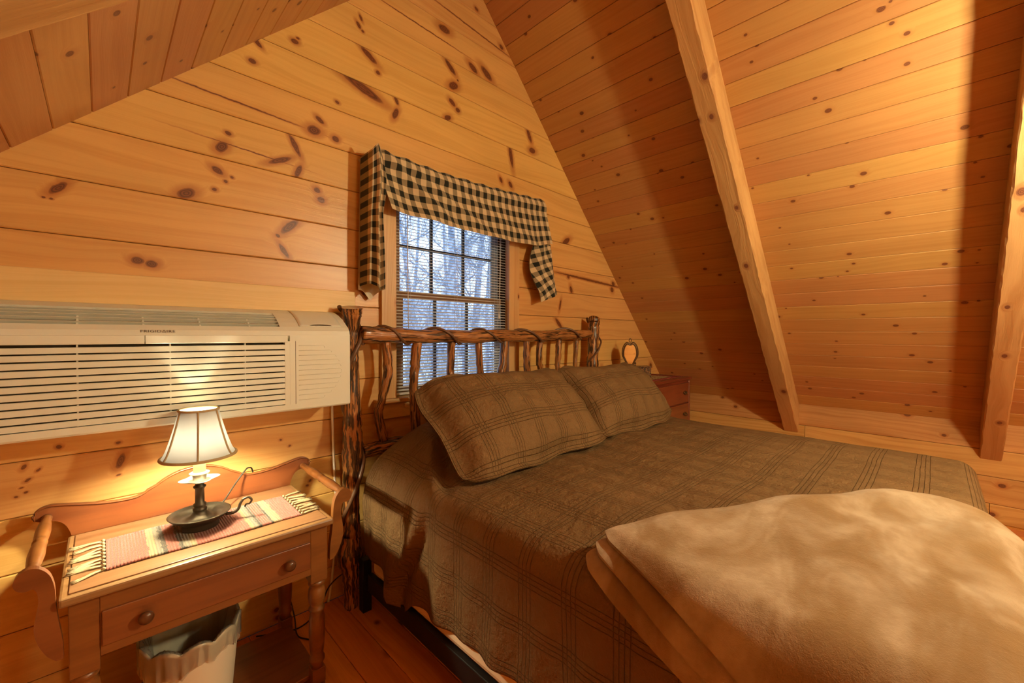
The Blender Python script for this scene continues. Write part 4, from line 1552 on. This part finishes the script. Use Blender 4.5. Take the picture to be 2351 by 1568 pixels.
# ------------------------------------------------------------------ pillow shams
def sham(c, ux, uy, w, h, T, label, seed, curl):
    un = ux.cross(uy).normalized()
    rnd = random.Random(seed)
    fl = .90

    def pt(u, v, sd):
        a, b = u * 2 - 1, v * 2 - 1
        pin = 1 - .05 * (1 - abs(a) ** 2) * abs(b) ** 3 - 0
        x = a * w / 2 * (1 - .045 * abs(b) ** 2 * (1 - abs(a)) * 0)
        y = b * h / 2 * (1 - .05 * (1 - a * a) * 0)
        ca_, cb_ = min(1, abs(a) / fl), min(1, abs(b) / (fl - .02))
        t = ((1 - ca_ ** 2.6) * (1 - cb_ ** 2.4))
        t = max(0, t) ** .5
        n1 = mnoise.noise(Vector((a * 1.6 + seed, b * 1.6, 0))) * .25
        n2 = mnoise.noise(Vector((a * 4 + seed, b * 4, 3))) * .10
        z = sd * (T * t * (1 + n1 + n2) + .004) * (1 if sd > 0 else .8)
        y -= .035 * (1 - abs(a) ** 2) * (1 if b > 0 else -.25) * abs(b) ** 1.5 * -curl[0]
        # drooping flange and slump
        z -= curl[1] * sstep(.80, 1.0, abs(a)) * (1 if a < 0 else .6) + curl[2] * sstep(.78, 1.0, b) * (.6 + .4 * math.sin(a * 3 + 1))
        z += .016 * math.sin(a * 5 + b * 3 + seed) * (1 - t) * abs(b) + .010 * math.sin(b * 6 + seed * 2) * (1 - t) * abs(a)
        y += (.012 * math.sin(a * 4.2 + seed) + .006 * math.sin(a * 9)) * abs(b) ** 3 - .030 * (b > 0) * b * b * (1 - abs(a) ** 1.5)
        x += math.copysign(1, a) * (.010 * math.sin(b * 3.5 + seed) - .022 * (1 - b * b)) * abs(a) ** 3
        cr = .038 * (abs(a) ** 7) * (abs(b) ** 7)
        return c + ux * (x - math.copysign(cr, a)) + uy * (y - math.copysign(cr, b)) + un * z
    m = MB()
    m.grid(72, 44, lambda u, v: pt(u, v, 1), lambda u, v: (u * w + seed * .031, v * h))
    m.grid(72, 44, lambda u, v: pt(u, v, -1), lambda u, v: (u * w, v * h), flip=True)
    bmv = m.build('pillow_sham', mat['quilt'], None, fix=False)
    bm = bmesh.new(); bm.from_mesh(bmv.data)
    bmesh.ops.remove_doubles(bm, verts=bm.verts, dist=.0005)
    bm.to_mesh(bmv.data); bm.free()
    for v in bmv.data.vertices:
        v.co -= c
    bmv.location = c
    return tag(bmv, label, 'pillow', 'pillow shams on the bed')


uy1 = Vector((-.02, .315, .295)).normalized()
ux1 = Vector((1, .01, .0)).normalized()
uy1 = (uy1 - ux1 * ux1.dot(uy1)).normalized()
sham(Vector((1.425, 1.372, .905)), ux1, uy1, 1.00, .53, .098, 'brown quilted pillow sham nearest the washstand, its flange drooping at the upper corner', 1, (.6, .035, .045))
ux2 = Vector((1, .02, 0)).normalized()
uy2 = Vector((.06, .30, .31)).normalized()
uy2 = (uy2 - ux2 * ux2.dot(uy2)).normalized()
sham(Vector((2.325, 1.385, .900)), ux2, uy2, .96, .505, .100, 'brown quilted pillow sham nearest the dresser', 4, (.4, .030, .035))

# ------------------------------------------------------------------ folded fleece blanket
n = NT('tan_fleece')
tc = n.new('ShaderNodeTexCoord').outputs['Object']
nap = n.noise(n.vmath('MULTIPLY', tc, (3.2, 7.0, 3)), 1.0, 3.0, .55, .8)
mot = n.noise(tc, 22.0, 3.0, .6)
fu = n.noise(tc, 420.0, 2.0, .6)
c = n.mix(n.mrange(nap, .36, .66), (.26, .155, .066), (.43, .325, .215))
c = n.mix(n.mrange(mot, .35, .7, 0, .35), c, (.20, .115, .048))
hh = n.math('ADD', n.math('MULTIPLY', fu, .7), n.noise(tc, 95.0, 3.0, .6))
mat['fleece'] = n.set(base=c, rough=.95, spec=.05, normal=n.bump(hh, .55, .003), sheen=.35)
n.bsdf.inputs['Sheen Roughness'].default_value = .45
n.bsdf.inputs['Sheen Tint'].default_value = (1, .85, .65, 1)
BLO = Vector((1.2, .2, ZT))
blk = tag(empty('fleece_blanket', BLO), 'tan fleece blanket folded in layers across the near corner of the bed', 'blanket')
e1 = Vector((.85, -.527))
e2 = Vector((-.39, -.921))
for L in range(3):
    lift = .016 + .017 * L
    c0 = Vector((.935, .632)) + e1 * (-.062, -.035, 0.0)[L] + e2 * (.022, .012, 0.0)[L]
    LN, WD = (1.10, 1.12, 1.13)[L], 1.15
    m = MB()

    def bl_uv(u, v, c0=c0, LN=LN, L=L):
        a, b = u * LN, v * WD
        rc = .06                          # rounded corners
        if a < rc and b < rc:
            k = 1 - .29 * min(1, (rc - a) / rc) * min(1, (rc - b) / rc)
            a, b = rc - (rc - a) * k, rc - (rc - b) * k
        if LN - a < .16 and b < .16:
            k = 1 - .32 * min(1, (.16 - LN + a) / .16) * min(1, (.16 - b) / .16)
            a, b = LN - .16 + (a - LN + .16) * k, .16 - (.16 - b) * k
        b += .010 * math.sin(a * 7 + L) + .008 * math.sin(a * 17)
        p = c0 + e1 * a + e2 * b
        return p.x, p.y

    def bl_fn(u, v, L=L, lift=lift):
        p, q = bl_uv(u, v)
        P, dx, dy = bed_surface(p, q, lift, .075, False)
        nn = mnoise.noise(Vector((p * 3.1, q * 3.3, L))) * .010 + mnoise.noise(Vector((p * 8, q * 8, L + 3))) * .0035
        rip = .006 * math.sin((p * .55 + q * .9) * 26 + 2 * math.sin(p * 4)) * sstep(.3, .9, u) * (L == 2)
        edge = min(u * LN, v * WD, (1 - u) * LN)
        puff = .012 * sstep(0, .05, edge) * (L == 2) + .012 * math.exp(-((u - .80) / .10) ** 2) * math.exp(-(v / .16) ** 2) * 2
        k = 1 - sstep(.02, .12, dx)
        P.z += (nn + rip) * k + puff * k
        P.x -= (puff + nn) * (1 - k)
        return P - BLO
    m.grid(100, 100, bl_fn, bl_uv)
    lo3 = m.build('fold_layer', mat['fleece'], blk, fix=False)
    mod = lo3.modifiers.new('s', 'SOLIDIFY')
    mod.thickness = .0145
    mod.offset = -1
    bv = lo3.modifiers.new('b', 'BEVEL')
    bv.width = .0065
    bv.segments = 3
    bv.limit_method = 'ANGLE'
    bv.angle_limit = 1.0

# ------------------------------------------------------------------ dresser
mat['cherry'] = wood('red_brown_dresser', (.235, .060, .020), (.150, .033, .011), rough=.33, ring=40, coat=.3, bump=.1)
DO = Vector((3.45, 1.76, 0))
ds = tag(empty('dresser', DO), 'red-brown wooden dresser in the corner beyond the bed', 'dresser')
DX0, DX1, DY0, DY1, DZ = 3.06, 3.815, 1.572, 1.975, .888
at(MB().box(((DX0 + DX1) / 2, (DY0 + DY1) / 2 - .004, DZ - .011), (DX1 - DX0 + .05, DY1 - DY0 + .03, .022), .006), 'top', mat['cherry'], DO, ds)
at(MB().box(((DX0 + DX1) / 2, (DY0 + DY1) / 2, .487), (DX1 - DX0, DY1 - DY0, .758), .003), 'carcass', mat['cherry'], DO, ds)
for X in (DX0 + .012, DX1 - .012):
    m = MB().lathe([(.011, .11), (.013, .13), (.013, .80), (.011, .82), (.013, .84), (.011, .866)], 12, (X, DY0 - .004, 0))
    at(m, 'corner_column', mat['cherry'], DO, ds)
    for Y in (DY0 + .02, DY1 - .03):
        at(MB().lathe([(.024, .108), (.028, .08), (.016, .03), (.018, 0)], 12, (X, Y, 0)), 'foot', mat['cherry'], DO, ds)
mat['pull'] = plain('antique_brass', (.16, .10, .045), .4, .8)
zz = .846
for k, hgt in enumerate((.185, .190, .185, .168)):
    z1 = zz - hgt
    dro = at(MB().box(((DX0 + DX1) / 2, DY0 - .006, (zz + z1) / 2), (DX1 - DX0 - .06, .016, hgt - .012), .004), 'drawer', mat['cherry'], DO, ds)
    for X in (DX0 + .14, DX1 - .115):
        zc = (zz + z1) / 2
        m = MB()
        pl = [(.0, .020), (.012, .013), (.028, .016), (.036, .004), (.028, -.010), (.014, -.008), (0, -.018)]
        pl = pl + [(-x, y) for x, y in pl[::-1][1:-1]]
        m.prism([(X + x, zc + y) for x, y in pl], .003, MT(DY0 - .017))
        for s_ in (-1, 1):
            m.lathe([(.006, 0), (.006, -.010), (.001, -.013)], 10, (X + s_ * .022, DY0 - .015, zc + .002), 'Y')
        m.tube(spline([(X - .022, DY0 - .026, zc + .002), (X - .018, DY0 - .030, zc - .010), (X, DY0 - .032, zc - .015), (X + .018, DY0 - .030, zc - .010), (X + .022, DY0 - .026, zc + .002)], 4), .0028, 8)
        m.v = [tuple(Vector(v) - DO) for v in m.v]
        m.build('pull', mat['pull'], dro)
    zz = z1
rn = NT('dresser_runner_weave')
uv = rn.new('ShaderNodeUVMap', uv_map='UVMap').outputs[0]
u, v, _ = rn.sep(uv)
bord = rn.math('MINIMUM', rn.math('MINIMUM', u, rn.math('SUBTRACT', 1.0, u)), rn.math('MINIMUM', v, rn.math('SUBTRACT', 1.0, v)))
ptn = rn.noise(rn.vmath('MULTIPLY', uv, (40, 20, 1)), 1.0, 2.0)
cc_ = rn.mix(rn.math('GREATER_THAN', bord, .16), (.24, .05, .035), rn.mix(rn.mrange(ptn, .4, .6), (.48, .36, .18), (.26, .14, .06)))
mat['drunner'] = rn.set(base=cc_, rough=.95, spec=.1)
m = MB()
m.grid(30, 10, lambda u, v: Vector((lerp(-.34, .34, u), lerp(-.15, .15, v), .0025 + .0006 * math.sin(u * 30))))
d_r = m.build('dresser_runner', mat['drunner'])
d_r.location = (3.44, 1.765, DZ)
mod = d_r.modifiers.new('s', 'SOLIDIFY')
mod.thickness = .0022
tag(d_r, 'small red and tan woven cloth on the dresser top', 'runner')

# ------------------------------------------------------------------ jewellery box with a heart mirror
JO = Vector((3.235, 1.80, DZ + .0032))
jb = tag(empty('mirror_box', JO, math.radians(-46)), 'dark carved trinket box with upright heart-shaped mirror on the dresser', 'mirror box')
n = NT('lacquered_shell')
vn = n.noise(n.new('ShaderNodeTexCoord').outputs['Object'], 55.0, 3.0, .65, .6)
mat['lacq'] = n.set(base=n.ramp(vn, [(0, (.012, .007, .004)), (.48, (.03, .014, .007)), (.56, (.22, .09, .03)), (.64, (.04, .016, .008)), (1, (.10, .06, .03))]), rough=.22, coat=.5)
mat['mirror'] = plain('mirror_glass', (.82, .80, .76), .02, 1.0)
mat['fr'] = plain('bronze_frame', (.11, .055, .022), .3, .6)
MB().box((.01, 0, .050), (.235, .135, .100), .003).build('box', mat['lacq'], jb)
MB().box((.01, 0, .1075), (.243, .143, .013), .004).build('lid', mat['lacq'], jb)
hx = -.040
hp_ = []
for i in range(49):
    a = 2 * PI * i / 48
    x = .063 * math.sin(a) * (1 - .20 * (1 + math.cos(a + PI)) * .5 * 1.2)
    cz = math.cos(a)
    z_ = .205 + .105 * cz - .020 * math.exp(-(math.sin(a) / .25) ** 2) * (cz > 0) - .022 * (cz < -.2) * (-cz - .2)
    wdt = 1.0 if cz > -.1 else max(.18, 1 + (cz + .1) * .82)
    hp_.append((hx + x * wdt, -.03, z_))
fm = MB().tube(hp_, .0065, 8, cap=False)
fm.build('mirror_frame', mat['fr'], jb)
outer = [(hx + (x - hx) * 1.20, y, .20 + (z_ - .20) * 1.09 + .004) for (x, y, z_) in hp_ if z_ > .115]
k0 = max(range(len(outer) - 1), key=lambda i: (Vector(outer[i + 1]) - Vector(outer[i])).length)
outer = outer[k0 + 1:] + outer[1:k0 + 1]
MB().tube(outer, .0042, 8).build('outer_scroll', mat['fr'], jb)
MB().tube([(hx + .010 * math.sin(2 * PI * i / 16), -.03, .330 + .016 * math.cos(2 * PI * i / 16)) for i in range(17)], .0032, 8, cap=False).build('finial', mat['fr'], jb)
mg = MB()
pts = [Vector(p) for p in hp_[:-1]]
cen = Vector((hx, -.03, .20))
mg.add([cen] + pts, [(0, 1 + i, 1 + (i + 1) % 48) for i in range(48)])
mg.add([cen + Vector((0, .004, 0))] + [p + Vector((0, .004, 0)) for p in pts], [(0, 1 + (i + 1) % 48, 1 + i) for i in range(48)])
mg.build('mirror_glass', mat['mirror'], jb, fix=False)
for s_ in (-1, 1):
    MB().tube(spline([(hx + s_ * .008, -.03, .105), (hx + s_ * .012, -.03, .118), (hx + s_ * .030, -.03, .130), (hx + s_ * .040, -.03, .144), (hx + s_ * .046, -.03, .136), (hx + s_ * .040, -.03, .126)], 5), .0055, 8).build('scroll_foot', mat['fr'], jb)
MB().box((hx, -.03, .118), (.10, .022, .010), .003).build('mirror_base', mat['fr'], jb)

# ------------------------------------------------------------------ outside: winter wood, haze put into its colours
n = NT('hazed_bark')
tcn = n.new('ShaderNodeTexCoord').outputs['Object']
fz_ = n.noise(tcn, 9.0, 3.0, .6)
mat['hazebark'] = n.set(base=n.mix(n.mrange(fz_, .40, .62), (.20, .25, .33), (.46, .53, .63)), rough=.9, spec=.1)  # pale blue of the haze put into the bark colour
n = NT('hazy_snow_brush')
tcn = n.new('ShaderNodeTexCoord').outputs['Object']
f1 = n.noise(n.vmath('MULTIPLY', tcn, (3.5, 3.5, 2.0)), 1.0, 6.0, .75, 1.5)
mat['snow'] = n.set(base=n.mix(n.mrange(f1, .42, .58), (.42, .50, .60), (.84, .89, .95)), rough=.95, spec=.05)  # snow and brush mottling, with blue haze put into the colour
gm = MB()


def hill(u, v):
    x, y = lerp(-14, 46, u), lerp(2.6, 46, v)
    z = -3.2 + 8.3 * sstep(14, 46, y) + .35 * math.sin(x * .5) + .25 * math.sin(x * 1.3 + y)
    return Vector((x, y, z))


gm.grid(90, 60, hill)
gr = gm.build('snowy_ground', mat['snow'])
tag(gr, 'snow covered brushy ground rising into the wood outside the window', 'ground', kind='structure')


def branch(m, p, d, L, r, depth, rnd, n=5):
    pts, rad = [p.copy()], [r]
    q = p.copy()
    dd = d.copy()
    seg = 5 if depth > 1 else 4
    kids = []
    for i in range(seg):
        dd = (dd + Vector(((rnd.random() - .5), (rnd.random() - .5), (rnd.random() - .35))) * .28).normalized()
        q = q + dd * (L / seg)
        pts.append(q.copy())
        rad.append(r * (1 - .75 * (i + 1) / seg))
        if depth > 0 and i >= (0 if depth < 3 else 1):
            for _ in range(2 if depth > 1 else 3):
                kids.append((q.copy(), dd.copy(), rad[-1]))
    m.tube(pts, rad, n if r > .03 else 3, cap=False)
    for (kp, kd, kr) in kids:
        ax = Vector((rnd.random() - .5, rnd.random() - .5, rnd.random() - .3)).normalized()
        nd = (kd * .75 + ax * .95).normalized()
        branch(m, kp, nd, L * (.42 + .25 * rnd.random()), max(.005, kr * .55), depth - 1, rnd, n)


def tree(px, Y, h, r, lean, seed, label, depth=3, group=None, z0=None):
    rnd = random.Random(seed)
    base = PY(px, 760, Y)
    zg = hill((base.x + 14) / 60, (Y - 2.6) / 43.4).z - .1
    o = Vector((base.x, Y, zg))
    t = empty('bare_tree', o)
    tag(t, label, 'tree', group)
    tp = []
    nseg = 9
    for i in range(nseg + 1):
        f = i / nseg
        tp.append(Vector((lean * f * h * .5 + .10 * math.sin(f * 5 + seed) * f * h * .25, .08 * math.sin(f * 4 + seed * 2) * h * .1, f * h)))
    MB().tube(tp, [r * (1 - .72 * i / nseg) for i in range(nseg + 1)], 9).build('trunk', mat['hazebark'], t)
    m = MB()
    for i in range(2, nseg + 1):
        for _ in range(2):
            a = rnd.random() * 2 * PI
            d = Vector((math.cos(a), math.sin(a), .55)).normalized()
            branch(m, tp[i], d, h * (.26 - .015 * i) * (.7 + .6 * rnd.random()), r * .30 * (1 - .07 * i), depth - 1, rnd)
    m.build('branches', mat['hazebark'], t)
    return t


tree(1003, 8.5, 8.5, .20, .10, 11, 'thick bare haze-tinted tree leaning right, seen through the window', 3, 'bare trees outside the window')
tree(968, 10.0, 8.0, .13, -.20, 23, 'bare haze-tinted tree leaning left beside the thickest trunk', 3, 'bare trees outside the window')
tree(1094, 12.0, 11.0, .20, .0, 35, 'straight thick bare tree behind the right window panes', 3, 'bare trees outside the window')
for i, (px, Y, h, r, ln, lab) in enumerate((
        (930, 14, 10, .10, .05, 'slim bare haze-tinted tree behind the left window panes'),
        (1035, 16, 11, .13, -.05, 'slim bare haze-tinted tree standing between the two thick trunks'),
        (1118, 10, 8, .08, .04, 'thin bare haze-tinted tree at the right edge of the window view'),
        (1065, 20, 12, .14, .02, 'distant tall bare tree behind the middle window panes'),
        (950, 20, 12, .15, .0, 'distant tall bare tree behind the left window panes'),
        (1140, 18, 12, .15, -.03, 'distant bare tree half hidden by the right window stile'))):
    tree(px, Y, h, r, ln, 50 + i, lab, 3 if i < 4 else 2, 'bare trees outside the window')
